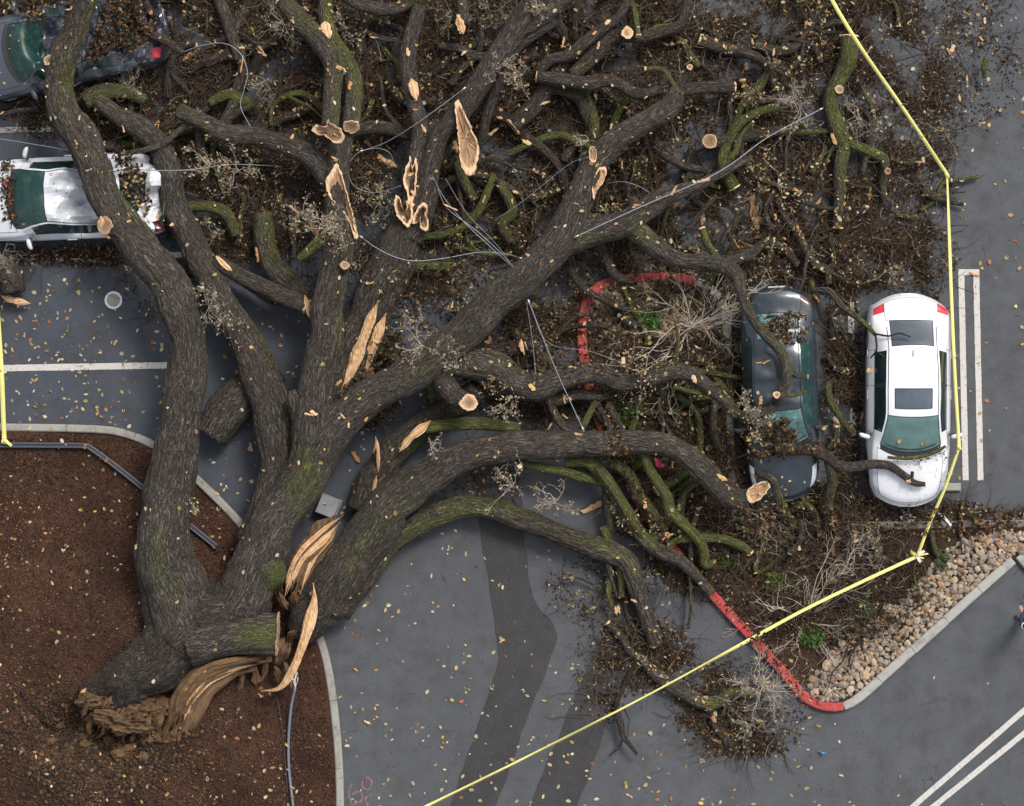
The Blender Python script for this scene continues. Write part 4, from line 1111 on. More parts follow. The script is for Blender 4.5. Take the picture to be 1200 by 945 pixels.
# ------------------------------------------------------------------ loose branches
def loose(label, items, cat='branch', name='fallen_branch', group=None):
    p0 = items[0][4][len(items[0][4]) // 2]
    root = tag(empty(name, W(p0[0], p0[1], 0)), label, cat, group)
    for k, (mo, br, c0, c1, p) in enumerate(items):
        limb('stem' if k == 0 else 'side_branch', root, p, mo, br, bool(c0), bool(c1))
    return root
loose('thick mossy forked branch lying beside the yellow tape, sawn at both ends', [
    (.62, 0, 1, 1, [(994, 43, 19, .35), (993, 70, 20, .35), (985, 90, 19, .35), (976, 109, 18, .38), (974, 125, 18, .38), (979, 141, 18, .36), (985, 157, 18, .35), (988, 175, 16, .32), (983, 200, 14, .3), (983, 226, 14, .26), (982, 254, 13, .22), (981, 267, 12, .2)]),
    (.45, 0, 0, 0, [(985, 155, 12, .35), (999, 169, 12, .34), (1021, 179, 12, .3), (1036, 188, 11, .25), (1034, 210, 9, .2), (1036, 236, 7, .15)]),
    (.2, 0, 0, 1, [(1034, 190, 8, .3), (1038, 197, 9, .4), (1040, 201, 8, .52)]),
    (.3, .1, 0, 1, [(984, 108, 8, .45), (984, 105, 10, .58)]),
    (.9, 0, 0, 0, [(973, 153, 6, .3), (949, 155, 6, .25), (929, 156, 5, .2)])])
loose('bare brown log with a hollow sawn end beside the pull cable', [(.05, .55, 1, 0, [(831, 165, 17, .62), (836, 166, 16, .42), (860, 164, 14, .32), (890, 159, 13, .3), (915, 154, 11, .25), (940, 156, 8, .2)])])
loose('short mossy cut branch crossing a thin brown stem', [(.85, 0, 1, 1, [(902, 80, 9, .3), (886, 105, 10, .3), (870, 123, 8, .28), (864, 141, 8.5, .25), (860, 156, 8, .22)])])
loose('thin brown stem curling up past the short mossy cut branch', [(.05, .5, 0, 0, [(846, 120, 6, .2), (870, 113, 7, .22), (888, 118, 7, .25), (908, 115, 6, .25), (920, 90, 6, .25), (939, 66, 5, .25), (941, 40, 4, .2)])])
loose('brown snapped branch below the leaning tape end at the top', [(.1, .6, 0, 0, [(884, 52, 9, .25), (908, 60, 11, .25), (930, 56, 10, .22), (945, 40, 9, .2), (959, 12, 8, .2), (962, -20, 7, .2)])])
loose('long thin snapped branch curving down behind the dark car', [(.25, .2, 0, 0, [(912, 232, 7, .3), (920, 254, 8, .3), (933, 270, 9, .32), (943, 291, 10, .32), (955, 309, 10, .3), (969, 317, 9, .3), (971, 333, 7, .25)]), (.1, .4, 0, 0, [(973, 275, 5, .3), (977, 305, 6, .3), (971, 319, 6, .3)])])
loose('dark stubby branch piece behind the roof of the dark car', [(.1, .4, 1, 0, [(900, 281, 9, .3), (920, 293, 10, .28), (934, 311, 9, .2)])])
loose('brown branch with side shoot lying across both car bonnets', [
    (.1, .25, 0, 0, [(908, 527, 13, 1.1), (930, 527, 14, 1.1), (950, 528, 14, 1.08), (969, 535, 13, 1.05), (983, 545, 11, 1.0), (1001, 547, 11, 1.0), (1021, 544, 10, 1.02), (1041, 546, 10, 1.02), (1057, 556, 9, 1.0), (1071, 566, 8, .98), (1084, 568, 6, .98)]),
    (.15, .25, 0, 0, [(972, 540, 12, 1.0), (976, 562, 12, .8), (970, 589, 12, .5), (973, 609, 12, .32), (981, 621, 10, .2)]),
    (.1, .3, 0, 1, [(1060, 557, 6, 1.0), (1064, 564, 6, 1.05)]), (.1, .3, 0, 0, [(1068, 562, 4, 1.0), (1069, 553, 4, 1.05)])])
loose('bright mossy twig hooked beside the nose of the dark car', [(1.0, 0, 0, 0, [(926, 598, 5, .3), (946, 592, 6, .4), (956, 605, 6, .36), (958, 617, 6, .32), (963, 630, 5, .2)])])
loose('mossy branch drooping in front of the dark car bumper', [(.6, .1, 0, 0, [(886, 552, 11, .7), (904, 560, 13, .7), (912, 577, 13, .6), (916, 593, 13, .45), (926, 612, 11, .3), (940, 622, 8, .2)])])
loose('kinked bright green mossy branch on the island mulch', [(1.0, 0, 0, 0, [(862, 618, 5, .3), (876, 621, 6, .3), (890, 626, 6.5, .3), (893, 641, 6, .28), (885, 666, 6, .25), (893, 669, 5, .22), (916, 652, 4, .2)])])
loose('curled dark log at the edge of the island kerb', [(.15, .3, 0, 0, [(990, 640, 10, .3), (1003, 632, 11, .3), (1020, 634, 12, .3), (1028, 646, 11, .28), (1024, 658, 9, .25)])])
loose('thin mossy branch leaning between the dark and white cars', [(.6, .1, 0, 0, [(970, 447, 7, .4), (973, 469, 8, .4), (985, 489, 8, .38), (999, 509, 7, .3)]), (.5, .2, 1, 0, [(981, 500, 6, .35), (978, 514, 6, .3), (970, 526, 5, .25)])])
loose('mossy branch with fine dark twigs reaching onto the white car boot', [(.5, .15, 0, 0, [(952, 340, 6, .4), (971, 342, 8, .5), (985, 358, 8, .7), (1001, 370, 7, .95), (1015, 381, 5, 1.12), (1027, 394, 4, 1.18)]),
    (.0, .6, 0, 0, [(1024, 391, 2.6, 1.2), (1041, 394, 2.2, 1.32), (1054, 391, 1.8, 1.38), (1067, 395, 1.4, 1.4)]), (.0, .6, 0, 0, [(1026, 393, 2.4, 1.2), (1027, 410, 2.2, 1.28), (1020, 420, 1.6, 1.1)]), (.0, .6, 0, 0, [(1027, 412, 2, 1.3), (1036, 418, 1.6, 1.4)]),
    (.9, 0, 0, 0, [(953, 343, 5, .4), (951, 330, 5, .35), (948, 352, 4, .3)])])
loose('dark crooked branch dragged onto the open asphalt below the tape', [
    (.45, .15, 1, 0, [(712, 730, 7, .15), (726, 745, 8, .15), (739, 764, 9, .15), (752, 773, 10, .15), (766, 788, 12, .16), (783, 802, 15, .18), (802, 812, 16, .18), (820, 823, 15, .18), (840, 824, 13, .16), (858, 812, 11, .14), (886, 815, 8, .1)]),
    (.1, .4, 0, 0, [(835, 825, 8, .15), (838, 850, 9, .14), (850, 865, 8, .12), (862, 880, 6, .1)]),
    (.2, .3, 0, 0, [(845, 822, 7, .15), (870, 840, 7, .14), (895, 845, 5, .1)])])
loose('thin green mossy stick lying along the wiper cowl of the clean white sedan', [(.8, 0, 0, 0, [(1040, 536, 3.5, 1.1), (1056, 537, 4.5, 1.12), (1076, 536, 4.5, 1.12), (1096, 530, 4, 1.12), (1108, 523, 3, 1.1)])])
loose('mossy stick at the white knot of the yellow tape', [(.9, 0, 0, 0, [(1091, 622, 5, .25), (1094, 640, 6, .25), (1099, 652, 5, .2)])])
loose('mossy stick leaning from the kerb beside the white car', [(.9, 0, 0, 0, [(1136, 600, 3.5, .2), (1144, 611, 4, .2), (1152, 618, 3, .18)])])
loose('small green twigs straddling the vertical run of yellow tape', [(.9, 0, 0, 0, [(1147, 207, 4, .15), (1125, 211, 5, .15), (1105, 215, 5, .12), (1095, 235, 5, .1), (1078, 247, 4, .1)]), (.9, 0, 0, 0, [(1098, 228, 4, .1), (1110, 230, 4, .1)]), (1., 0, 0, 0, [(1070, 256, 5, .1), (1050, 252, 4, .1)])])

# ------------------------------------------------------------------ cars
def car(name, label, cpx, cpy, phi, paint, L=4.8, Wd=1.84, hgt=1.46, glass=None, dent=None, roll=0.0, facet=False, sunroof=True, kind='car', drop=0.0):
    k = L / 4.8
    def ip(x, tab):
        t = np.array(tab); return np.interp(x, t[:, 0], t[:, 1])
    keys = [0, .04, .10, .20, .35, .55, .8, 1.0, 1.12, 1.24, 1.40, 1.55, 1.7, 1.85, 1.95, 2.02, 2.2, 2.42, 2.65, 2.68, 2.78, 3.0, 3.2, 3.4, 3.55, 3.62, 3.75, 3.9, 4.05, 4.18, 4.24, 4.35, 4.42, 4.5, 4.6, 4.68, 4.74, 4.78, 4.8]
    s = []
    for a, b in zip(keys[:-1], keys[1:]):
        n = max(1, int(round((b - a) / 0.06)))
        s += list(np.linspace(a, b, n, endpoint=False))
    s = np.array(s + [4.8])
    hz = (hgt / 1.46)
    zc = ip(s, [(0, .50), (.04, .62), (.10, .70), (.25, .78), (.6, .88), (1.0, .965), (1.14, .985), (1.24, 1.0), (1.55, 1.18), (1.85, 1.345), (2.02, 1.41), (2.3, 1.45), (2.8, 1.462), (3.2, 1.445), (3.62, 1.375), (3.9, 1.225), (4.18, 1.09), (4.24, 1.075), (4.6, 1.055), (4.7, 1.03), (4.76, .90), (4.8, .62)])
    zb = ip(s, [(0, .44), (.04, .54), (.10, .62), (.25, .70), (.6, .80), (1.1, .885), (1.6, .93), (2.6, .955), (3.6, .985), (4.2, 1.0), (4.55, .98), (4.7, .93), (4.76, .80), (4.8, .54)])
    zr = ip(s, [(0, .47), (.04, .59), (.10, .67), (.25, .75), (.6, .855), (1.1, .945), (1.24, .965), (1.55, 1.13), (1.85, 1.285), (2.02, 1.335), (2.4, 1.375), (3.0, 1.375), (3.62, 1.30), (3.9, 1.17), (4.18, 1.06), (4.24, 1.045), (4.6, 1.02), (4.7, .99), (4.76, .86), (4.8, .58)])
    hw = ip(s, [(0, .74), (.05, .82), (.15, .89), (.4, .95), (.9, .995), (1.6, 1), (3.6, 1), (4.2, .985), (4.55, .965), (4.72, .935), (4.8, .88)]) * Wd / 2
    yr = ip(s, [(0, .78), (.3, .80), (.8, .80), (1.1, .79), (1.24, .79), (1.55, .715), (2.02, .645), (2.6, .655), (3.2, .64), (3.62, .62), (4.18, .66), (4.3, .70), (4.8, .74)]) * hw / 1.0
    bow = ip(s, [(0, .46), (.3, .36), (1.12, .40), (1.6, .26), (2.1, .12), (2.7, 0), (3.5, -.14), (4.2, -.05), (4.5, -.22), (4.8, -.40)])
    for a in (zc, zb, zr): a *= hz
    zc[:] = np.maximum(zc, .4)
    def sm(a):
        b = a.copy(); b[1:-1] = .25 * a[:-2] + .5 * a[1:-1] + .25 * a[2:]; return b
    zc, zb, zr, yr, hw = [sm(sm(a)) for a in (zc, zb, zr, yr, hw)]
    half = []
    for i in range(len(s)):
        yb = hw[i] * float(np.interp(s[i], [0, .5, 1.2, 1.6, 3.6, 4.2, 4.8], [.955, .94, .90, .875, .875, .91, .95]))
        col = [(.90 * hw[i], .20), (.975 * hw[i], .30), (hw[i], .40 * .3 + .52 * zb[i]), (.985 * hw[i], zb[i] - .085), (yb, zb[i])]
        for f in (.08, .55, 1.0):
            bul = .03 * math.sin(math.pi * f)
            col.append((yb + (yr[i] - yb) * f + bul, zb[i] + (zr[i] - zb[i]) * f))
        for f in (.925, .80, .68, .56, .45, .34, .22, .11, 0):
            col.append((yr[i] * f, zr[i] + (zc[i] - zr[i]) * (1 - f ** 2.2)))
        half.append(col)
    half = np.array(half)                                       # (n,17,2)
    n = len(s)
    full = np.concatenate([half * np.array([1, 1]), half[:, -2::-1] * np.array([-1, 1])], 1)   # (n,33,2)
    Y, Z = full[..., 0], full[..., 1].copy()
    X = (2.4 - (s[:, None] + bow[:, None] * (np.abs(Y) / (Wd / 2)) ** 2.3)) * k
    arch_x = [(2.4 - .93) * k, (2.4 - 3.78) * k]
    low = np.zeros(33, bool); low[[0, 1, 2, 30, 31, 32]] = True
    for ax in arch_x:
        dx = np.abs(X - ax)
        ar = np.where(dx < .37, .31 + np.sqrt(np.maximum(.37 ** 2 - dx ** 2, 0)), 0)
        Z = np.where(low[None], np.maximum(Z, np.minimum(ar, .68)), Z)
    G = np.stack([X, Y, Z], -1)
    if dent is not None: G = dent(G.reshape(-1, 3)).reshape(G.shape)
    cphi, sphi = math.cos(phi), math.sin(phi); cr_, sr_ = math.cos(roll), math.sin(roll)
    c0 = np.array(W(cpx, cpy, .75)); c0[2] = -drop
    def T(V):
        V = np.asarray(V, float)
        y = V[..., 1] * cr_ - V[..., 2] * sr_; z = V[..., 1] * sr_ + V[..., 2] * cr_
        x = V[..., 0]
        return np.stack([x * cphi - y * sphi, x * sphi + y * cphi, z], -1) + c0
    root = tag(empty(name, (c0[0], c0[1], 0)), label, kind)
    smid = (s[:-1] + s[1:]) / 2
    I, J = np.meshgrid(np.arange(n - 1), np.arange(32), indexing='ij')
    JJ = np.minimum(J, 31 - J); SM = np.repeat(smid[:, None], 32, 1)
    lab = np.full(I.shape, 'body', dtype=object)
    def put(l, s0, s1, j0, j1): lab[(SM > s0) & (SM < s1) & (JJ >= j0) & (JJ <= j1)] = l
    put('bonnet', .10, 1.12, 7, 16); put('cowl', 1.12, 1.24, 8, 16)
    put('windscreen', 1.24, 2.02, 8, 16); put('roof', 2.02, 3.62, 8, 16); put('rear_window', 3.62, 4.18, 9, 16); put('boot_lid', 4.18, 4.68, 8, 16)
    for nm, a, b in (('door_window', 1.55, 2.68), ('door_window', 2.78, 3.55), ('door_pillar', 2.68, 2.78)):
        put(nm, a, b, 5, 6)
    put('front_door', 1.40, 2.73, 1, 4); put('rear_door', 2.73, 3.62, 1, 4)
    if sunroof: put('sunroof', 2.2, 2.65, 10, 16)
    put('head_lamp', .10, .55, 4, 6); put('tail_lamp', 4.42, 4.68, 4, 7)
    gl = glass or {}
    mats = dict(body=M[paint], bonnet=M[paint], roof=M[paint], boot_lid=M[paint], front_door=M[paint], rear_door=M[paint], cowl=M['plastic_dark'],
                windscreen=M[gl.get('w', 'glass_teal')], rear_window=M[gl.get('r', 'glass_dark')], door_window=M[gl.get('s', 'glass_side')], door_pillar=M['plastic_dark'],
                sunroof=M['sunroof'], head_lamp=M['clear_lens'], tail_lamp=M[gl.get('t', 'red_lens')])
    idx = np.arange(n * 33).reshape(n, 33)
    Vw = T(G).reshape(-1, 3)
    quad = np.stack([idx[:-1, :-1], idx[1:, :-1], idx[1:, 1:], idx[:-1, 1:]], -1)      # (n-1,24,4)
    made = {}
    def sub(nm, mask, extra=None):
        f = quad[mask]
        if not len(f): return
        F = [f]
        used = np.unique(f)
        if extra is not None:
            used = np.unique(np.concatenate([used] + [np.array(e) for e in extra]))
        mp = -np.ones(len(Vw), int); mp[used] = np.arange(len(used))
        F = [mp[f]] + ([mp[np.array([e])] for e in extra] if extra is not None else [])
        nm2 = 'door' if nm.endswith('_door') else nm
        o = mk(nm2, Vw[used], F, mats[nm], root, smooth=not (facet and nm in ('roof', 'boot_lid', 'body', 'rear_window')))
        made.setdefault(nm, []).append(o)
        # dark shut line round the panel
        if nm in ('bonnet', 'boot_lid', 'front_door', 'rear_door', 'windscreen', 'rear_window', 'sunroof'):
            e = np.concatenate([f[:, [0, 1]], f[:, [1, 2]], f[:, [2, 3]], f[:, [3, 0]]])
            es = np.sort(e, 1); u, c = np.unique(es, axis=0, return_counts=True)
            b = u[c == 1]
            C = np.stack([Vw[b[:, 0]], (Vw[b[:, 0]] + Vw[b[:, 1]]) / 2, Vw[b[:, 1]]], 1)
            rr = .009 if nm in ('windscreen', 'rear_window', 'sunroof') else .005
            V, Fq = tubes(C, np.full(C.shape[:2], rr), 4)
            mk('seal' if rr > .006 else 'shut_line', V, [Fq], M['black'], o)
        return o
    sub('body', lab == 'body', extra=[idx[0, ::-1].tolist(), idx[-1].tolist()])
    for nm in ('bonnet', 'cowl', 'windscreen', 'roof', 'rear_window', 'boot_lid', 'sunroof'): sub(nm, lab == nm)
    left = J < 16
    for nm in ('front_door', 'rear_door', 'head_lamp', 'tail_lamp'):
        for sd in (left, ~left): sub(nm, (lab == nm) & sd)
    for sd in (left, ~left):
        for a, b in ((1.55, 2.68), (2.78, 3.55)): sub('door_window', (lab == 'door_window') & sd & (SM > a) & (SM < b))
        sub('door_pillar', (lab == 'door_pillar') & sd)
    def D(V): 
        V = np.asarray(V, float); return T(dent(V) if dent is not None else V)
    # roof ditch lines
    for sgn in (0, 1):
        j = 8 if sgn == 0 else 24
        i0, i1 = np.argmin(abs(s - 1.3)), np.argmin(abs(s - 4.1))
        V, F = tube(T(G[i0:i1, j] + np.array([0, 0, .004])), .008, 5)
        mk('roof_seam', V, F, M['black'], root)
    # mirrors, handles, wheels, wipers, plates
    for sg in (-1, 1):
        th, ph = np.meshgrid(np.linspace(0, 2 * np.pi, 14, endpoint=False), np.linspace(-.5 * np.pi, .5 * np.pi, 9), indexing='ij')
        P = np.stack([np.cos(ph) * np.cos(th), np.cos(ph) * np.sin(th), np.sin(ph)], -1)
        P = np.sign(P) * np.abs(P) ** .75 * np.array([.075, .125, .075])
        P[..., 0] = np.where(P[..., 0] < 0, P[..., 0] * .45, P[..., 0])
        P[..., 0] -= .25 * sg * P[..., 1]
        P = P + np.array([(2.4 - 1.62) * k, sg * (Wd / 2 + .10), 1.0])
        q = np.arange(14 * 9).reshape(14, 9)
        F = np.stack([q, np.roll(q, -1, 0)], -1); F = np.stack([q[:, :-1], np.roll(q, -1, 0)[:, :-1], np.roll(q, -1, 0)[:, 1:], q[:, 1:]], -1).reshape(-1, 4)
        mo_ = mk('mirror', D(P.reshape(-1, 3)), [F], M[paint], root, smooth=True)
        V, F = box((2.4 - 1.62) * k - .01, sg * (Wd / 2 + .0), .95, .07, .14, .05)
        mk('mirror_arm', D(V), F, M['plastic_dark'], mo_)
        for hs_ in (2.52, 3.42):
            V, F = box((2.4 - hs_) * k, sg * (Wd / 2 + .012), .83, .22, .035, .035, bev=.01)
            mk('door_handle', D(V), F, M['chrome'] if paint in ('paint_white', 'paint_pearl') else M[paint], root)
        for ax in arch_x:
            w = empty('wheel', T(np.array([ax, sg * (Wd / 2 - .14), .325])), root)
            a = np.linspace(0, 2 * np.pi, 28, endpoint=False)
            prof = [(.20, -.09), (.29, -.105), (.318, -.08), (.325, 0), (.318, .08), (.29, .105), (.20, .09)]
            V = np.stack([np.stack([np.cos(a) * r, np.full(28, y), np.sin(a) * r], -1) for r, y in prof], 0).reshape(-1, 3)
            V = V + np.array([ax, sg * (Wd / 2 - .14), .325])
            mk('tyre', T(V), [quads_tube(len(prof), 28)], M['black'], w, smooth=True)
            prof = [(.205, .085), (.19, .06), (.06, .07), (.0, .075)]
            V = np.stack([np.stack([np.cos(a) * r * (1 + (.25 * (np.cos(5 * a) - 1) if r == .06 else 0)), np.full(28, y * sg), np.sin(a) * r], -1) for r, y in prof], 0).reshape(-1, 3)
            V = V + np.array([ax, sg * (Wd / 2 - .14), .325])
            mk('rim', T(V), [quads_tube(len(prof), 28)], M['alloy'], w, smooth=True)
    for (ya, yb2) in ((.55, -.02), (-.05, -.58)):
        pts = np.array([[(2.4 - 1.30 - .4 * (abs(y_) / (Wd / 2)) ** 2.3) * k, y_, 1.052 * hz] for y_ in (ya, (ya + yb2) / 2, yb2)])
        V, F = tube(D(cr(pts, .05)), .009, 5)
        mk('wiper', V, F, M['black'], root)
    V, F = box(2.4 * k - .005 - .0, 0, .42, .02, .36, .12); mk('number_plate', D(V), F, M['white_scrap'], root)
    V, F = box(-2.365 * k, 0, .76, .02, .36, .12); mk('number_plate', D(V), F, M['white_scrap'], root)
    V, F = box(-1.05 * k, 0, 1.455 * hz, .14, .035, .05, bev=.012); mk('antenna_fin', D(V), F, M[paint], root)
    return root

car('parked_car', 'white sedan with sunroof and a branch across its bonnet', 1065, 469, -math.pi / 2, 'paint_white', 4.76, 1.84)

def dent_dark(V):
    V = V.copy(); up = sstep(.8, 1.4, V[:, 2])
    V[:, 2] -= up * (.05 + .06 * np.clip(fbm(V * 1.7 + 5, 3), -1, 1)) + .10 * up * np.exp(-((V[:, 0] + 1.3) / .35) ** 2)
    V[:, 1] -= up * .07                     # cabin pushed over
    b = sstep(.6, .8, V[:, 2]) * (1 - up) * (np.abs(V[:, 0]) > 1.0)
    V[:, 2] += b * .03 * fbm(V * 2.5, 2)
    return V
car('parked_car', 'slate blue sedan with shattered windows pinned under mossy branches', 918, 461, -math.pi / 2 + math.radians(2.2), 'paint_slate', 4.80, 1.66, 1.42,
    {'w': 'glass_crack', 'r': 'glass_crack', 's': 'glass_green', 't': 'dark_lens'}, dent_dark, roll=math.radians(5.0), sunroof=False)

def dent_white(V):
    V = V.copy(); x, y = V[:, 0], V[:, 1]
    up = sstep(.75, 1.25, V[:, 2])
    # great limb lies diagonally over the rear of the roof
    d = (x + 1.05) * .83 + (y) * -.55
    cap = .82 + .42 * sstep(.05, .75, np.abs(d)) + .28 * sstep(.5, 1.1, np.abs(d))
    cap = np.where(x < -1.9, np.minimum(cap, .95), cap)
    V[:, 2] = np.where(V[:, 2] > cap, cap + (V[:, 2] - cap) * .12, V[:, 2])
    cre = np.abs(fbm(np.stack([x * 1.1 + y * .6, y * 1.6 - x * .3, V[:, 2] * 0], 1) + 3, 3))
    reg = up * sstep(.55, -.1, x)
    V[:, 2] -= reg * .24 * np.clip(cre, 0, 1)
    V[:, 2] -= reg * .10 * np.abs(noise(np.stack([x * 2.2 + y, y * 2.8, x * 0], 1)))
    V[:, 1] += reg * .05 * noise(V * 2)
    for (x0, y0, x1, y1, wd, dp) in ((.17, .44, -.72, -.13, .16, .15), (.30, -.22, -.62, -.50, .13, .10), (-.15, .12, -.8, .38, .14, .12), (-.25, -.72, -.7, .15, .15, .12), (.05, .0, -.75, -.30, .10, -.07), (-.05, .5, -.8, .62, .12, .12), (.0, .3, -.7, .12, .08, -.06)):
        dx, dy = x1 - x0, y1 - y0; L2 = dx * dx + dy * dy
        t = np.clip(((x - x0) * dx + (y - y0) * dy) / L2, 0, 1)
        ds = np.hypot(x - x0 - t * dx, y - y0 - t * dy)
        V[:, 2] -= up * dp * 2.0 * np.clip(1 - ds / wd, 0, 1) * sstep(0, .35, t)
    rear = sstep(-1.2, -2.2, x)
    V[:, 2] -= rear * sstep(.4, .9, V[:, 2]) * (.22 + .40 * noise(V * 2.6 + 9) - .34 * np.abs(noise(V * 4.1)))
    V[:, 1] += rear * .24 * noise(V * 1.9 + 4); V[:, 0] += rear * .30 * noise(V * 2.3 + 14)
    return V
car('parked_car', 'white sedan with its roof crushed by the great oak limb', 77, 232, math.radians(182.5), 'paint_pearl', 4.82, 1.84, 1.42, {'w': 'glass_green', 'r': 'glass_side', 's': 'glass_side', 't': 'dark_lens'}, dent_white, sunroof=False, facet=True)

def dent_silver(V):
    V = V.copy(); x, y = V[:, 0], V[:, 1]
    reg = sstep(.9, .4, x)
    cap = 1.02 - .18 * sstep(.3, -1.5, x)
    cap = 1.42 + (cap - 1.42) * reg
    V[:, 2] = np.where(V[:, 2] > cap, cap + (V[:, 2] - cap) * .15, V[:, 2])
    nn = fbm(V * np.array([1.6, 1.9, .5]) + 21, 4)
    V[:, 2] += reg * sstep(.5, .95, V[:, 2]) * (.30 * nn - .26 * np.abs(noise(V * 3.3)) - .18 * np.abs(noise(V * 5.7 + 2)))
    V[:, 1] += reg * sstep(.4, .9, V[:, 2]) * (.22 * noise(V * 1.7 + 3))
    return V
car('parked_car', 'flattened grey blue sedan buried in branches and litter', 72, 52, math.radians(193), 'paint_silver', 4.8, 1.82, 1.44, {'w': 'glass_green', 'r': 'glass_side', 's': 'glass_side'}, dent_silver, sunroof=False, facet=True)

# ------------------------------------------------------------------ small fixtures
ws = empty('wheel_stop', W(1090, 571, 0)); tag(ws, 'grey concrete wheel stop under the bonnet of the clean white sedan', 'wheel stop')
V, F = box(*W(1083, 571, .05)[:2], .055, 1.64, .18, .11, bev=.03); mk('block', V, F, M['kerb'], ws)
for a in (1060, 1106):
    V, F = tube([W(a, 571, .08), W(a, 571, .118)], .014, 8); mk('anchor_pin', V, F, M['alloy'], ws)

uc = tag(empty('utility_cover', W(133, 352, 0)), 'small round cover with a white rim set in the asphalt', 'cover')
a = np.linspace(0, 2 * np.pi, 36, endpoint=False)
def disc_ring(cx, cy, prof):
    c = np.array(W(cx, cy, 0))
    V = np.stack([np.stack([np.cos(a) * r, np.sin(a) * r, np.full(36, z)], -1) for r, z in prof], 0).reshape(-1, 3) + c
    return V, [quads_tube(len(prof), 36)]
V, F = disc_ring(133, 352, [(.200, .002), (.195, .022), (.158, .024), (.150, .010)]); mk('rim', V, F, M['white_scrap'], uc, smooth=False)
V, F = disc_ring(133, 352, [(.150, .012), (.08, .014), (.001, .016)]); mk('lid', V, F, M['kerb'], uc)

ub = tag(empty('utility_box', W(384, 594, 0)), 'grey square utility box lid beside the splintered trunk', 'box')
V, F = box(*W(384, 594, .3)[:2], .19, .44, .42, .36, math.radians(-22), bev=.015); mk('lid', V, F, M['box_grey'], ub)
V, F = box(*W(384, 594, .3)[:2], .02, .48, .46, .04, math.radians(-22)); mk('frame', V, F, M['kerb'], ub)
V, F = tube([W(380, 590, .37), W(380, 590, .385)], .02, 8); mk('bolt', V, F, M['alloy'], ub)

# low metal rail / edging in the mulch bed
rl = tag(empty('edging_rail', W(60, 523, 0)), 'dark grey metal edging rail bending through the mulch bed', 'rail')
P = cr([W(-120, 521, .22), W(60, 522, .22), W(98, 522.5, .22), W(106, 525, .22), W(140, 550, .22), W(200, 598, .22), W(255, 642, .22)], .08)
T_ = np.gradient(P, axis=0); T_ /= np.linalg.norm(T_, axis=1)[:, None]; n_ = np.stack([-T_[:, 1], T_[:, 0], T_[:, 0] * 0], 1)
for d in (-.04, .04):
    V, F = tube(P + n_ * d, .021, 8); mk('bar', V, F, M['wire_dark'], rl, smooth=True)
V, F = tube(P + np.array([0, 0, -.03]), .038, 6); mk('web', V, F, M['plastic_dark'], rl, smooth=True)
for q in (0.1, .35, .6, .85):
    p = P[int(q * (len(P) - 1))]
    V, F = tube([p * np.array([1, 1, 0]) + np.array([0, 0, -.05]), p - np.array([0, 0, .01])], .022, 6); mk('post', V, F, M['wire_dark'], rl)

# ------------------------------------------------------------------ barrier tape
def ribbon(pts, w, tw=0.0, ph=0.0, step=.08):
    C = cr([W(*p) for p in pts], step); n = len(C)
    T, _, _ = frames(C)
    sd = np.cross(T, np.array([0, 0, 1.0])); sd /= np.linalg.norm(sd, axis=1)[:, None] + 1e-9
    up = np.cross(sd, T)
    s = np.linspace(0, np.linalg.norm(np.diff(C, axis=0), axis=1).sum(), n)
    an = ph + tw * noise(np.stack([s * .35 + pts[0][0], s * 0, s * 0], 1))
    d = sd * np.cos(an)[:, None] + up * np.sin(an)[:, None]; nn = np.cross(d, T)
    fold = .02 * noise(np.stack([s * 1.2, s * 0 + 5, s * 0], 1))
    rows = [C + d * w / 2 + nn * .0015, C + nn * (.0015 + fold)[:, None], C - d * w / 2 + nn * .0015, C - d * w / 2 - nn * .0015, C + nn * (fold - .0015)[:, None], C + d * w / 2 - nn * .0015]
    V = np.stack(rows, 1).reshape(-1, 3)
    return V, [quads_tube(n, 6), np.array([[0, 1, 2, 3, 4, 5]]), np.array([[(n - 1) * 6 + j for j in (5, 4, 3, 2, 1, 0)]])]
tp = tag(empty('barrier_tape', W(1110, 205, 0)), 'long yellow barrier tape strung past the clean white sedan and over the island', 'tape')
runs = [([(955, -42, 1.15), (976, 2, 1.12), (1010, 58, 1.08), (1060, 130, 1.04), (1096, 184, 1.0), (1110, 205, 1.0)], .085, .9),
        ([(1110, 205, 1.0), (1112, 260, 1.0), (1115, 350, 1.03), (1119, 440, 1.06), (1124, 524, 1.1)], .072, .9),
        ([(1124, 524, 1.1), (1108, 570, 1.08), (1090, 612, 1.0), (1075, 652, .92)], .075, .9),
        ([(1075, 652, .92), (1010, 682, .95), (940, 716, .97), (860, 760, 1.0), (740, 825, 1.05), (600, 896, 1.1), (500, 945, 1.12), (420, 985, 1.15)], .076, 1.0)]
for p, w, t_ in runs:
    V, F = ribbon(p, w, t_); mk('tape_run', V, F, M['tape'], tp, smooth=True)
for k in range(7):
    a_ = random.uniform(0, 6.28); l = random.uniform(7, 14)
    V, F = ribbon([(1075, 652, .94), (1075 + l * .5 * math.cos(a_), 652 + l * .4 * math.sin(a_), .97), (1075 + l * math.cos(a_), 652 + l * .7 * math.sin(a_), .90)], random.uniform(.03, .07), 2.0, random.uniform(0, 2), .03)
    mk('tape_knot', V, F, M['tape'] if k > 2 else M['white_scrap'], tp)
for k, (x, y, z) in enumerate([(1110, 205, 1.0), (1124, 524, 1.1)]):
    V, F = tube([W(x - 2, y - 2, z + .01), W(x, y, z + .03), W(x + 2, y + 3, z + .01)], [.02, .045, .02], 6); mk('tape_knot', V, F, M['tape'], tp)
tp2 = tag(empty('barrier_tape', W(3, 500, 0)), 'short end of yellow tape tied at the edging rail', 'tape')
V, F = ribbon([(-6, 330, 1.05), (-2, 380, 1.0), (2, 440, .8), (4, 490, .5), (5, 514, .34)], .10, .5); mk('tape_run', V, F, M['tape'], tp2, smooth=True)
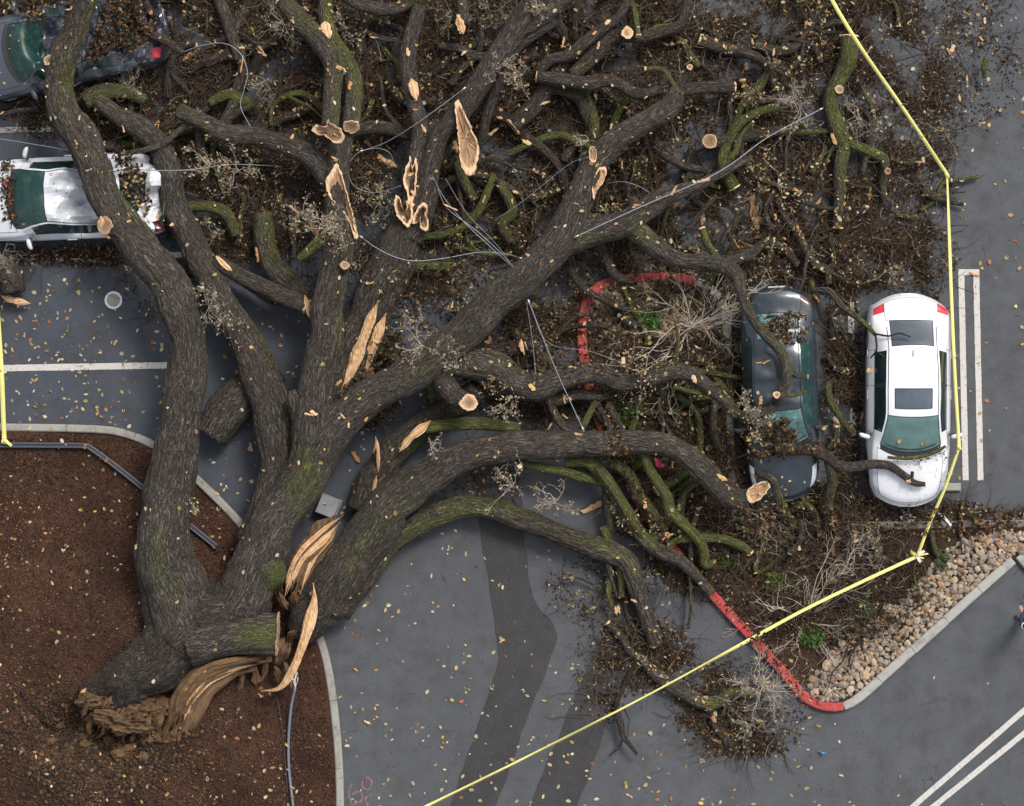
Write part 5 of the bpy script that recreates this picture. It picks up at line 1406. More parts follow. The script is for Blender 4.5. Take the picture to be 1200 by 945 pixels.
for k in range(4):
    V, F = ribbon([(5, 514, .32), (5 + random.uniform(-4, 5), 518, .34), (6 + random.uniform(-6, 9), 521 + random.uniform(-2, 2), .27)], .07, 2, k, .03); mk('tape_knot', V, F, M['tape'], tp2)

# ------------------------------------------------------------------ wires
def wire(label, pts, r=.011, mat='wire', ends=False, name='wire', cat='wire', wob=0.0):
    root = tag(empty(name, W(*pts[0])), label, cat)
    C = cr([W(*p) for p in pts], .06)
    if wob: C = C + wob * np.stack([noise(np.stack([np.arange(len(C)) * .09 + k * 31, np.zeros(len(C)), np.zeros(len(C))], 1)) for k in range(3)], 1)
    r *= .72
    V, F = tube(C, r, 6); mk('strand', V, F, M[mat], root, smooth=True)
    if ends:
        for e, q in ((C[0], C[2]), (C[-1], C[-3])):
            d = (q - e) / np.linalg.norm(q - e)
            V, F = tube([e - d * .02, e + d * .05, e + d * .12], [r * 2.2, r * 2.6, r * 1.4], 8); mk('clamp', V, F, M['alloy'], root, smooth=True)
    return root
wire('taut steel cable stretched from the mossy forked branch to the oak limb', [(964, 127, .6), (900, 161, .95), (840, 203, 1.25), (750, 243, 1.55), (674, 278, 1.78)], .014, ends=True)
wire('two pale strands hanging from limb to limb over the red kerb', [(619, 352, 1.75), (650, 430, 1.6), (684, 505, 1.45)], .016, ends=True)
wire('short pale strand dropping beside the hanging pair', [(617, 354, 1.7), (624, 400, 1.5), (628, 440, 1.4)], .010)
wire('loose thin wire curving from the hanging pair to the gravel', [(621, 362, 1.6), (632, 390, 1.2), (650, 405, 1.0), (690, 412, .6), (735, 428, .4)], .009, wob=.04)
wire('bundle wire running down from the long split log', [(506, 208, 1.5), (520, 232, 1.3), (545, 262, 1.2), (580, 295, 1.3), (604, 316, 1.7)], .012, wob=.02)
wire('bundle wire crossing beside the split log wire', [(513, 222, 1.4), (525, 245, 1.25), (560, 272, 1.2), (590, 300, 1.4), (603, 318, 1.7)], .012)
wire('third strand of the split log wire bundle', [(520, 210, 1.2), (548, 252, 1.1), (575, 280, 1.15), (602, 314, 1.68)], .008, wob=.03)
wire('long slack wire sagging under the split limb to a pale clip', [(422, 277, 1.7), (440, 290, 1.6), (462, 301, 1.55), (485, 306, 1.5), (520, 303, 1.3), (560, 296, 1.2), (590, 297, 1.3), (611, 303, 1.6)], .013, ends=True)
wire('looped wire ring around the torn pale wood face', [(470, 218, 1.4), (440, 226, 1.2), (416, 219, 1.2), (408, 200, 1.2), (416, 182, 1.2), (438, 174, 1.2), (455, 178, 1.2), (462, 190, 1.1)], .009)
wire('fine wire slanting over the twin limbs', [(545, 103, 1.6), (520, 122, 1.55), (485, 147, 1.5), (450, 168, 1.2), (420, 178, 1.1)], .012, ends=True)
wire('wire trailing across the crushed white car roof', [(-30, 160, 1.2), (0, 163, 1.25), (50, 171, 1.35), (96, 179, 1.6)], .012)
wire('pale wire emerging from under the great limb by the crushed car', [(150, 198, 1.4), (185, 200, 1.35), (225, 199, 1.2), (270, 193, .8), (330, 195, .5)], .013)
wire('grey wire loop curling over torn bark strips', [(208, 64, .9), (235, 54, 1.0), (262, 51, 1.1), (281, 62, 1.1), (290, 85, 1.1), (286, 105, 1.1), (282, 125, 1.1), (293, 148, 1.3)], .013)
wire('thin wire running from the sawn stub to the split log', [(690, 184, 1.75), (668, 192, 1.4), (640, 214, 1.2), (610, 238, 1.0), (580, 258, .8)], .010)
wire('short arched wire above the mossy fork', [(712, 215, .9), (728, 213, 1.0), (745, 217, 1.0), (762, 226, .9)], .009)
wire('thick grey service cable with a frayed end in the mulch', [(346, 806, .5), (341, 830, .35), (338, 870, .22), (339, 905, .16), (344, 950, .16), (350, 1010, .16)], .045, 'cable', name='cable', cat='cable')
for k in range(6):
    V, F = tube([W(346, 806, .5), W(346 + random.uniform(-3, 3), 797, .6), W(345 + random.uniform(-7, 7), 790 + random.uniform(-4, 6), .6)], .008, 5)
    o_ = bpy.data.objects['cable']; mk('frayed_strand', V, F, M['white_scrap'], o_)
wire('thin black wire beside the thick grey service cable', [(325, 818, .3), (330, 850, .2), (334, 890, .17), (337, 930, .16)], .010, 'wire_dark')

# ------------------------------------------------------------------ scraps
def scrap(label, cat, x, y, z, r, mat, n=3, name='plastic_scrap'):
    root = tag(empty(name, W(x, y, 0)), label, cat)
    parts = []
    for k in range(n):
        a_ = random.uniform(0, 6.28); l = r * random.uniform(.6, 1.2)
        parts.append(ribbon([(x - l * math.cos(a_), y - l * math.sin(a_), z), (x + random.uniform(-1, 1), y + random.uniform(-1, 1), z + .05), (x + l * math.cos(a_ + .5), y + l * math.sin(a_ + .5), z + .01)], r / S * random.uniform(.6, 1.1), 1.5, random.uniform(-.6, .6), .03))
    V, F = merge(parts); mk('sheet', V, F, M[mat], root)
scrap('crumpled blue plastic scrap on the clear asphalt', 'litter', 963, 882, .02, 4, 'blue_scrap', 2)
scrap('torn white plastic scrap by the sedan front bumper', 'litter', 1064, 606, .14, 8, 'white_scrap', 3)
scrap('bright pink plastic flag under the lower oak limb', 'flag', 772, 543, .5, 6, 'pink_scrap', 4, 'marker_flag')
scrap('pale blue scrap on asphalt between kerb and limb', 'litter', 266, 571, .02, 2.5, 'white_scrap', 2)
st_ = tag(empty('metal_strip', W(1105, 605, .15)), 'white trim strip fallen beside the yellow tape', 'trim strip')
V, F = ribbon([(1097, 598, .2), (1106, 606, .18), (1115, 616, .17)], .06, .4, .2, .03); mk('strip', V, F, M['white_scrap'], st_)

# ------------------------------------------------------------------ leaf, twig and shrub builders
def leaves_geo(C, size, cols, tilt=.5, width=.55, nrm=None):
    n = len(C)
    s = rng.uniform(size[0], size[1], n)[:, None]
    a = rng.uniform(0, 6.283, n)
    if nrm is None:
        nz = rng.normal(0, tilt, (n, 3)) * np.array([1, 1, 0]) + np.array([0, 0, 1.0])
    else:
        nz = nrm + rng.normal(0, tilt * .5, (n, 3))
    nz /= np.linalg.norm(nz, axis=1)[:, None]
    u = np.stack([np.cos(a), np.sin(a), np.zeros(n)], 1); u -= nz * np.sum(u * nz, 1)[:, None]; u /= np.linalg.norm(u, axis=1)[:, None] + 1e-9
    v = np.cross(nz, u)
    cu = rng.normal(0, .18, n)[:, None]; fo = rng.uniform(.0, .22, n)[:, None]
    wd = s * rng.uniform(width * .7, width * 1.25, n)[:, None]
    P = []
    for (x, y) in ((-.5, 0), (-.18, .46), (.22, .42), (.5, 0), (.22, -.42), (-.18, -.46)):
        P.append(C + u * s * x + v * wd * y + nz * s * (cu * (x * 2) ** 2 + fo * abs(y) * 1.2))
    V = np.stack(P, 1).reshape(-1, 3)
    b = (np.arange(n) * 6)[:, None]
    F = np.concatenate([b + np.array([0, 3, 2, 1]), b + np.array([0, 5, 4, 3])])
    cols = np.asarray(cols)
    col = cols if len(cols) == n and cols.shape == (n, 3) else cols[rng.integers(0, len(cols), n)]
    col = col * rng.uniform(.65, 1.25, (n, 1))
    return V, F, np.repeat(col, 6, 0)

def branchlets(base, n, R, up=.5, spread=6.283, a0=0.0, thick=.010, levels=2, K=6, arc=.25, kids=5):
    """radiating, repeatedly forking thin stems: list of (pts (K,3), radii)"""
    out = []
    def grow(p, d, L, r, lev):
        pts = [p]; q = p.copy(); dd = d.copy()
        for i in range(K - 1):
            dd = dd + rng.normal(0, arc, 3) * np.array([1, 1, .6]); dd /= np.linalg.norm(dd)
            q = q + dd * L / (K - 1); q[2] = max(q[2], .03)
            pts.append(q.copy())
        out.append((np.array(pts), np.linspace(r, r * .45, K)))
        if lev > 0:
            for j in range(kids):
                i = int(rng.integers(1, K))
                e = dd + rng.normal(0, .75, 3) * np.array([1, 1, .5]); e /= np.linalg.norm(e)
                grow(pts[i], e, L * rng.uniform(.3, .6), r * .55, lev - 1)
    for k in range(n):
        a_ = a0 + rng.uniform(-.5, .5) * spread
        d = np.array([math.cos(a_), math.sin(a_), rng.uniform(-.1, up)]); d /= np.linalg.norm(d)
        grow(np.array(base, float), d, R * rng.uniform(.55, 1.0), thick * rng.uniform(.7, 1.2), levels)
    return out
def stack_tubes(br, m=4):
    C = np.stack([b[0] for b in br]); R = np.stack([b[1] for b in br])
    return tubes(C, R, m)

DRY = [(.46, .36, .24), (.30, .18, .09), (.50, .43, .32), (.24, .14, .08), (.52, .45, .30), (.40, .38, .20)]
def spray(parent, x, y, z, R, n=7, mat='twig_lichen', leaf=60, cols=DRY, thick=.009, lsz=(.05, .11), levels=2):
    br = branchlets(W(x, y, z), n, R / S * .78, up=1.1, thick=thick * .85, levels=levels, kids=4, arc=.42)
    V, F = stack_tubes(br, 3)
    o = mk('twig_spray', V, [F], M[mat], parent)
    if leaf:
        tips = np.array([b[0][int(rng.integers(2, 6))] for b in br])
        P = tips[rng.integers(0, len(tips), leaf)] + rng.normal(0, .04, (leaf, 3))
        V, F, c = leaves_geo(P, lsz, cols, .9)
        tag(mk('dry_leaves', V, [F], M['leaf'], o, {'col': c}), kind='stuff')
for x, y, z, R, n, lf in [(245, 360, 1.75, 42, 8, 70), (275, 385, 1.3, 26, 5, 15), (195, 598, 1.75, 20, 4, 10), (228, 598, 1.7, 18, 3, 25), (495, 405, 1.85, 52, 8, 90), (530, 425, 1.75, 40, 6, 40), (580, 455, 1.45, 34, 6, 40), (592, 478, 1.4, 30, 7, 50), (505, 525, 1.45, 26, 6, 6), (600, 570, 1.0, 48, 6, 40), (650, 590, .9, 44, 6, 40),
                          (385, 262, 1.9, 50, 10, 110), (400, 285, 1.8, 36, 8, 70), (350, 250, 1.0, 40, 7, 60), (445, 235, 1.0, 36, 6, 60), (760, 450, 1.2, 44, 8, 60), (740, 430, 1.1, 34, 6, 30), (885, 500, 1.85, 30, 8, 70), (875, 475, 1.8, 30, 7, 50), (690, 165, 1.0, 30, 5, 20), (330, 25, 1.0, 45, 8, 20), (310, 95, .8, 42, 8, 20), (610, 90, 1.3, 34, 7, 70), (590, 75, 1.3, 30, 6, 50), (630, 10, 1.3, 30, 6, 40),
                          (280, 200, .8, 50, 7, 80), (245, 195, .9, 44, 7, 60), (905, 600, .8, 34, 8, 20), (1000, 645, .6, 50, 10, 10), (1000, 320, .4, 26, 7, 8), (885, 125, .5, 40, 8, 30), (930, 120, .5, 50, 10, 40), (1010, 140, .4, 45, 8, 20), (870, 800, .3, 45, 8, 20), (905, 810, .3, 50, 10, 30), (880, 850, .25, 40, 8, 40), (1, 300, 1.0, 40, 8, 4)]:
    spray(oak if (x < 800 or y < 520) and y < 700 else oak, x, y, z, R, n, random.choice(['twig_lichen', 'twig_lichen', 'twig_dark', 'twig_pale']) if R < 48 else 'twig_pale', int(lf * 2.0), lsz=(.035, .08))

def bare_shrub(label, x, y, R, n, a0, spread, thick, kids=5, levels=3):
    root = tag(empty('bare_shrub', W(x, y, .1)), label, 'shrub')
    br = []
    for q_ in range(4): br += branchlets(W(x + random.uniform(-9, 9), y + random.uniform(-9, 9), .12), (n + 3) // 4, R / S, up=.55, a0=a0, spread=spread, thick=thick, levels=0, arc=.26)
    tw = []
    for p, r in br:
        for j in range(kids):
            i = int(rng.integers(1, 6)); d = p[-1] - p[0]; a1 = math.atan2(d[1], d[0])
            tw += branchlets(p[i], 1, R / S * .5, up=.5, a0=a1, spread=1.6, thick=thick * .5, levels=1, arc=.22, kids=3)
    V, F = stack_tubes(br, 5); mk('stem', V, [F], M['twig_pale'], root, smooth=True)
    V, F = stack_tubes(tw, 3); tag(mk('twigs', V, [F], M['twig_pale'], root), kind='stuff')
bare_shrub('large pale leafless shrub spreading beside the slate blue sedan', 803, 388, 98, 13, -.1, 4.2, .024, 4)
bare_shrub('pale leafless shrub standing over the gravel by the red kerb', 815, 385, 92, 8, 1.5, 1.9, .017, 4)
bare_shrub('sprawling pale leafless shrub under the yellow tape on the island', 945, 722, 78, 13, 0, 6.28, .019, 4)
bare_shrub('small tangled pale shrub at the corner of the red kerb', 893, 800, 50, 10, .6, 5.5, .011, 5)
bare_shrub('low twiggy pale shrub on island mulch below the parked cars', 1000, 655, 42, 8, 1.5, 5, .009, 4)
bare_shrub('thin pale shrub beside the white tape knot', 895, 605, 42, 9, -1, 5, .010, 5)

def green_shrub(label, x, y, R, n, cols, lsz=(.06, .14), hgt=.35):
    root = tag(empty('green_shrub', W(x, y, .1)), label, 'shrub')
    br = branchlets(W(x, y, .10), 9, R / S, up=1.2, thick=.007, levels=1, kids=3)
    V, F = stack_tubes(br, 3); mk('stems', V, [F], M['twig_dark'], root)
    tips = np.concatenate([b[0][2:] for b in br])
    P = tips[rng.integers(0, len(tips), n)] + rng.normal(0, .045, (n, 3)); P[:, 2] = np.maximum(P[:, 2], .13)
    V, F, c = leaves_geo(P, lsz, cols, .9, .28); tag(mk('foliage', V, [F], M['leaf'], root, {'col': c}), kind='stuff')
GB = [(.055, .15, .022), (.08, .20, .03), (.045, .11, .02)]
GG = [(.10, .14, .06), (.14, .17, .08), (.09, .11, .05)]
for lb, x, y, R, n, c in [('vivid green fern clump beside the red kerbed gravel', 757, 377, 19, 420, GB), ('green fern clump under the mossy middle limb', 735, 487, 22, 320, GB), ('green fern tuft behind the lower oak limb', 770, 472, 18, 220, GB),
                          ('yellow green bushy shrub on the open island mulch', 911, 685, 19, 420, [(.13, .17, .035), (.09, .13, .03), (.17, .20, .05)]), ('green fern clump in the middle of the sprawling leafless shrub', 953, 748, 17, 380, GB),
                          ('grey green shrub beside the river stones and yellow tape', 1012, 713, 17, 360, GG), ('small grey green shrub between the tape knot and river stones', 1105, 657, 13, 240, GG),
                          ('grey green shrub under the tape by the leafless shrub', 980, 678, 16, 220, GG), ('little green tuft between mossy branches on the island', 852, 655, 10, 140, GB), ('dark green tuft beneath the lower limb', 800, 575, 14, 160, GB), ('green tuft behind the lower sawn limb end', 838, 522, 14, 150, [(.07, .10, .03), (.05, .08, .02)])]:
    green_shrub(lb, x, y, R, n, c)

# ------------------------------------------------------------------ litter density
ELL = [(420, 50, 330, 120, 1.0), (700, 120, 210, 150, .9), (560, 190, 190, 100, .75), (200, 110, 150, 90, .9), (900, 190, 150, 150, .68), (1010, 110, 95, 130, .6), (300, 225, 130, 80, .85), (920, 300, 150, 50, .85), (775, 430, 110, 110, .9), (987, 450, 22, 140, 1.2),
       (900, 610, 170, 45, 1.0), (850, 830, 65, 55, .55), (480, 300, 130, 60, .40), (640, 380, 80, 80, .45), (745, 765, 65, 45, .45), (960, 30, 130, 60, .6), (620, 450, 90, 50, .6), (20, 15, 120, 40, 1.0), (110, 125, 100, 45, .9), (430, 440, 50, 60, .7), (1075, 150, 45, 120, .35), (1050, 300, 70, 40, .6), (660, 255, 120, 60, .6), (970, 690, 110, 70, .8), (705, 790, 30, 60, .3), (865, 560, 60, 80, .9), (900, 330, 60, 30, .9), (1100, 600, 60, 14, .7), (830, 620, 80, 80, .8), (790, 250, 130, 90, .7), (1090, 300, 20, 60, .4), (1140, 60, 60, 90, .18), (560, 560, 60, 40, .15), (700, 690, 60, 40, .2), (880, 850, 60, 40, .4), (100, 300, 100, 14, .35), (200, 330, 60, 40, .3), (180, 205, 60, 60, .8)]
def dens(P):
    d = np.zeros(len(P))
    for cx, cy, rx, ry, w in ELL:
        q = ((P[:, 0] - cx) / rx) ** 2 + ((P[:, 1] - cy) / ry) ** 2
        d = np.maximum(d, w * np.clip(1.25 - q, 0, 1) ** .8)
    d = d * 1.25
    pat = fbm(np.column_stack([P / 38.0, np.zeros(len(P)) + 4]), 4)
    pat2 = fbm(np.column_stack([P / 13.0, np.zeros(len(P)) + 9]), 3)
    return d * np.clip(.62 + .75 * pat + .45 * pat2, 0.02, 1.3)
def sample(n, thr=0.0, x0=-60, x1=1260, y0=-90, y1=960):
    out = np.zeros((0, 2))
    while len(out) < n:
        P = rng.uniform((x0, y0), (x1, y1), (n * 3, 2))
        out = np.vstack([out, P[rng.uniform(0, 1.1, len(P)) < dens(P) + thr]])
    return out[:n]

for k in range(64):
    p_ = None
    while p_ is None or dens(np.array([p_]))[0] < .5: p_ = (random.uniform(150, 1060), random.uniform(-20, 330) if random.random() < .75 else random.uniform(400, 640))
    spray(oak, p_[0], p_[1], random.uniform(.2, .55), random.uniform(30, 58), random.randint(4, 7), random.choice(['twig_dark', 'twig_dark', 'twig_dark', 'twig_lichen']), random.choice([0, 20, 40, 70]), DRY + [(.30, .27, .06), (.42, .30, .08), (.48, .36, .12)], .009, (.04, .09))

# random broken branches strewn through the debris
GRP = 'broken branches strewn through the litter'
for k in range(185):
    p = sample(1)[0]
    L = random.uniform(28, 95); a_ = random.uniform(0, 6.28); w = random.choice([1.8, 2.2, 2.6, 3, 3.5, 4, 5, 6, 8, 9]) * (.6 + L / 150)
    z = float(ground_z([p])[0]) + random.uniform(.04, .35)
    if 60 < p[0] < 260 and 170 < p[1] < 290: z = .9
    pts = []
    x, y = p
    n = 5
    for i in range(n):
        pts.append((x, y, w * (1 - .55 * i / (n - 1)), z + random.uniform(-.05, .06)))
        a_ += random.uniform(-.55, .55); x += math.cos(a_) * L / n; y += math.sin(a_) * L / n
    mo_ = random.choice([.0, .0, .1, .2, .5, .9])
    isl = bool(inpoly([p], IBED)[0])
    root = tag(empty('broken_branch', W(p[0], p[1], 0)), ('moss green' if mo_ >= .5 else 'bare brown') + (' stout' if w > 7 else ' thin') + ' broken branch lying loose ' + ('on the shrub island' if isl else 'in the brown leaf litter on asphalt'), 'branch', GRP)
    limb('stem', root, pts, mo_, random.uniform(.1, .6), bool(random.random() < .3), bool(random.random() < .1), step=.06)
    if random.random() < .6:
        q = pts[2]; b_ = a_ + random.choice([-1, 1]) * random.uniform(.6, 1.1)
        limb('side_branch', root, [(q[0], q[1], q[2] * .6, q[3]), (q[0] + math.cos(b_) * L * .2, q[1] + math.sin(b_) * L * .2, q[2] * .5, q[3] + .05), (q[0] + math.cos(b_ + .3) * L * .42, q[1] + math.sin(b_ + .3) * L * .42, q[2] * .25, q[3] + .08)], mo_, .3, step=.06)

# wood chips : individual splinters of pale wood
CH = [(186, 150, 14, 90), (224, 65, 22, 140), (287, 80, 18, 95), (286, 36, 20, 5), (308, 60, 12, 50), (371, 148, 10, 20), (439, 46, 8, 10), (432, 170, 12, 60), (432, 204, 14, 170), (452, 190, 22, 35), (516, 110, 10, 80), (508, 322, 16, 10), (480, 346, 14, 160), (526, 292, 12, 40), (530, 248, 16, 20), (578, 155, 12, 150), (592, 148, 8, 30), (637, 126, 14, 160), (540, 30, 10, 70), (606, 163, 8, 20), (700, 60, 8, 100), (660, 54, 12, 100), (757, 186, 22, 50), (737, 178, 12, 55), (728, 195, 10, 90), (650, 214, 11, 10), (617, 170, 9, 20), (785, 230, 12, 120), (821, 217, 14, 160), (823, 252, 18, 100), (882, 248, 34, 80), (906, 198, 13, 35), (890, 204, 13, 100), (937, 203, 13, 90), (958, 202, 10, 170), (956, 240, 18, 125), (968, 248, 15, 145), (895, 227, 10, 160), (935, 228, 8, 150), (932, 225, 7, 30), (993, 255, 10, 60), (870, 290, 14, 10), (862, 286, 12, 60), (957, 350, 10, 50), (980, 494, 11, 40), (1010, 490, 12, 100), (1014, 436, 9, 170), (1019, 226, 14, 100), (1003, 230, 9, 60), (989, 288, 9, 0), (970, 296, 6, 0), (975, 165, 12, 60), (968, 160, 10, 30), (883, 52, 12, 70), (945, 27, 8, 140), (1018, 60, 12, 120), (875, 78, 9, 80), (806, 78, 9, 90), (1015, 113, 8, 130), (440, 525, 14, 100), (417, 535, 13, 50), (260, 518, 10, 10), (295, 524, 10, 70), (370, 485, 10, 10), (375, 484, 8, 20), (535, 172, 10, 60), (498, 158, 9, 60), (305, 300, 16, 80), (368, 268, 24, 60), (325, 235, 18, 130), (350, 250, 14, 40), (695, 596, 24, 150), (726, 714, 9, 80), (722, 716, 9, 80), (742, 703, 7, 20), (840, 558, 14, 20), (899, 616, 10, 50), (840, 868, 12, 20), (836, 842, 8, 60), (786, 780, 12, 130), (1142, 322, 10, 30), (1125, 115, 8, 80), (1112, 60, 8, 60), (1117, 57, 8, 100), (430, 847, 7, 30), (755, 590, 10, 80), (780, 628, 14, 150), (784, 640, 12, 160), (690, 375, 10, 20), (622, 358, 12, 20), (572, 402, 16, 100), (612, 406, 14, 80), (661, 466, 8, 60), (676, 508, 9, 5), (810, 445, 9, 60), (885, 470, 9, 90)]
def chip_geo(seed):
    r = np.random.default_rng(seed); n = 7
    x = np.linspace(-.5, .5, n); w = r.uniform(.10, .22) * (1 + r.uniform(-.35, .35, n)); w[0] *= r.uniform(.15, .9); w[-1] *= r.uniform(.1, .7)
    mid = np.cumsum(r.normal(0, .035, n)); jx = r.normal(0, .05, (n, 5)); u = np.array([-1, -.45, .05, .5, 1])
    jx[1:-1] *= .3
    top = np.stack([np.stack([x + jx[:, j], mid + w * u[j] * r.uniform(.85, 1.1, n), .07 * (1 - u[j] ** 2) + r.normal(0, .018, n) + .10 * (x * 2) ** 2 * r.uniform(-.3, 1)], 1) for j in range(5)], 1)
    bot = top[:, ::-1].copy(); bot[..., 2] -= .09
    V = np.concatenate([top, bot], 1).reshape(-1, 3)
    F = [quads_tube(n, 10)[:, ::-1], np.array([list(range(10))]), np.array([[k + (n - 1) * 10 for k in range(10)][::-1]])]
    return V, F, {'bc': np.stack([V[:, 1], V[:, 2], V[:, 0]], 1)}
chip_meshes = []
for k in range(14):
    V, F, A = chip_geo(100 + k)
    chip_meshes.append(mesh('wood_chip', V, F, M['chip'], A))
for q in range(150):
    p = sample(1)[0]; CH.append((p[0], p[1], random.uniform(4, 9), random.uniform(0, 180)))
CHIPS = []
for x, y, l, a_ in CH:
    o = bpy.data.objects.new('wood_chip', random.choice(chip_meshes)); COL.objects.link(o); OFF[o.name] = np.zeros(3)
    s = l / S
    o.scale = (s * 1.1, s * random.uniform(.8, 1.4) * (1 if l < 12 else .62), s * random.uniform(.7, 1.2)); o.rotation_euler = (random.uniform(-.2, .2), random.uniform(-.12, .12), math.radians(-a_))
    o.location = W(x, y, float(ground_z([(x, y)])[0]) + .05)
    tag(o, ('long pale wood splinter' if l >= 14 else 'small pale wood chip') + (' fallen on the shrub island' if inpoly([(x, y)], IBED)[0] else ' fallen among the leaves and limbs'), 'wood chip', 'wood chips scattered from the broken limbs')
    CHIPS.append((o, x, y))

# ------------------------------------------------------------------ person at the far edge of the lot

def person():
    root = tag(empty('person', W(1199, 724, 0)), 'person in a dark navy jacket standing on the asphalt beyond the river stones', 'person')
    me = bpy.data.meshes.new('body')
    # local frame: facing +Y' ; joints in metres
    J = {'pel': (0, 0, .93, .15, .12), 'wai': (0, .0, 1.08, .145, .115), 'che': (0, .02, 1.28, .185, .13), 'nec': (0, .03, 1.47, .075, .075), 'hea': (0, .08, 1.60, .085, .10), 'top': (0, .10, 1.73, .075, .09),
         'sl': (-.19, .02, 1.40, .075, .075), 'el': (-.28, .08, 1.14, .055, .055), 'wl': (-.14, .30, 1.10, .035, .035), 'sr': (.19, .02, 1.40, .075, .075), 'er': (.28, .08, 1.14, .055, .055), 'wr': (.14, .30, 1.10, .035, .035),
         'hl': (-.10, 0, .86, .095, .095), 'kl': (-.11, .03, .48, .065, .065), 'al': (-.12, 0, .10, .045, .045), 'tl': (-.13, .15, .05, .04, .035), 'hr': (.10, 0, .86, .095, .095), 'kr': (.11, .03, .48, .065, .065), 'ar': (.12, 0, .10, .045, .045), 'tr': (.13, .15, .05, .04, .035)}
    E = [('pel', 'wai'), ('wai', 'che'), ('che', 'nec'), ('nec', 'hea'), ('hea', 'top'), ('che', 'sl'), ('sl', 'el'), ('el', 'wl'), ('che', 'sr'), ('sr', 'er'), ('er', 'wr'), ('pel', 'hl'), ('hl', 'kl'), ('kl', 'al'), ('al', 'tl'), ('pel', 'hr'), ('hr', 'kr'), ('kr', 'ar'), ('ar', 'tr')]
    ks = list(J); a_ = math.radians(28); ca, sa = math.cos(a_), math.sin(a_)
    def R(p): return (p[0] * ca - p[1] * sa, p[0] * sa + p[1] * ca, p[2])
    def skin(name, ks, J, E, mat, root_i=0, lev=2, par=root):
        me = bpy.data.meshes.new(name)
        me.from_pydata([R(J[k]) for k in ks], [(ks.index(a), ks.index(b)) for a, b in E], [])
        o = bpy.data.objects.new(name, me); COL.objects.link(o); o.parent = par; OFF[o.name] = OFF[par.name].copy()
        md = o.modifiers.new('skin', 'SKIN'); md.use_smooth_shade = True
        for i, k in enumerate(ks):
            v = me.skin_vertices[0].data[i]; v.radius = J[k][3:5]; v.use_root = (i == root_i)
        sb_ = o.modifiers.new('sub', 'SUBSURF'); sb_.levels = lev; sb_.render_levels = lev
        me.materials.append(mat)
        return o
    body = skin('body', ks, J, E, M['navy'])
    head = {'a': (0, .07, 1.52, .055, .06), 'b': (0, .085, 1.60, .078, .092), 'c': (0, .09, 1.68, .080, .098), 'd': (0, .085, 1.755, .05, .065), 'n': (0, .20, 1.63, .014, .02), 'e1': (-.088, .08, 1.63, .014, .028), 'e2': (.088, .08, 1.63, .014, .028)}
    skin('head', list(head), head, [('a', 'b'), ('b', 'c'), ('c', 'd'), ('b', 'n'), ('b', 'e1'), ('b', 'e2')], M['skin'])
    hair = {'a': (0, .03, 1.62, .082, .085), 'b': (0, .065, 1.72, .094, .105), 'c': (0, .085, 1.775, .065, .08)}
    skin('hair', list(hair), hair, [('a', 'b'), ('b', 'c')], M['hair'])
    for sg in (-1, 1):
        h = {'w': (.13 * sg, .31, 1.10, .028, .022), 'p': (.10 * sg, .38, 1.10, .036, .02)}
        ed = [('w', 'p')]
        for f in range(4):
            x0 = (.10 - .03 + f * .02) * sg
            h['f%da' % f] = (x0, .42, 1.105, .010, .010); h['f%db' % f] = (x0 - .02 * sg, .455 - .006 * abs(f - 1.5), 1.10, .009, .009); h['f%dc' % f] = (x0 - .03 * sg, .46, 1.075, .008, .008)
            ed += [('p', 'f%da' % f), ('f%da' % f, 'f%db' % f), ('f%db' % f, 'f%dc' % f)]
        h['t1'] = (.07 * sg, .36, 1.12, .012, .012); h['t2'] = (.045 * sg, .40, 1.13, .010, .010); ed += [('p', 't1'), ('t1', 't2')]
        skin('hand', list(h), h, ed, M['skin'], lev=1)
    # pale reflective band on the sleeve
    for sg in (-1, 1):
        P_ = np.array([R((.235 * sg + .065 * math.cos(t), .05 + .065 * math.sin(t), 1.27 + .02 * math.sin(t))) for t in np.linspace(0, 6.28, 16)]) + OFF[root.name]
        V, F = tube(P_, .016, 6); mk('sleeve_band', V, F, M['white_cloth'], root)
    ctl = tag(empty('controller', tuple(OFF[root.name] + np.array(R((0, .43, 1.08))))), 'small dark remote controller held in the hands of the person', 'controller')
    p = OFF[ctl.name]
    V, F = box(p[0], p[1], p[2], .17, .10, .04, a_, bev=.012); mk('case', V, F, M['plastic_dark'], ctl)
    V, F = box(p[0] - .02 * math.sin(a_), p[1] + .02, p[2] + .022, .12, .06, .006, a_); mk('screen', V, F, M['glass_dark'], ctl)
    for sg in (-.05, .05):
        q = np.array(R((sg, .05, 0)))
        V, F = tube([p + q, p + q + np.array(R((sg * .3, .16, .03)))], .006, 5); mk('antenna', V, F, M['black'], ctl)
person()
bp = tag(empty('bark_piece', W(250, 915, .1)), 'long strip of brown bark lying alone on the mulch', 'bark')
V, F, A = splinter_geo([(268, 897, .14), (258, 908, .17), (246, 922, .15), (236, 940, .13)], 10, .05); mk('strip', V, F, M['torn_dark'], bp, A)
bp = tag(empty('bark_piece', W(18, 352, .1)), 'orange torn splinter under the sawn log beside the parking bay', 'bark')
V, F, A = splinter_geo([(2, 347, .30), (12, 351, .34), (24, 354, .3), (36, 356, .22)], 8, .05); mk('strip', V, F, M['torn'], bp, A)

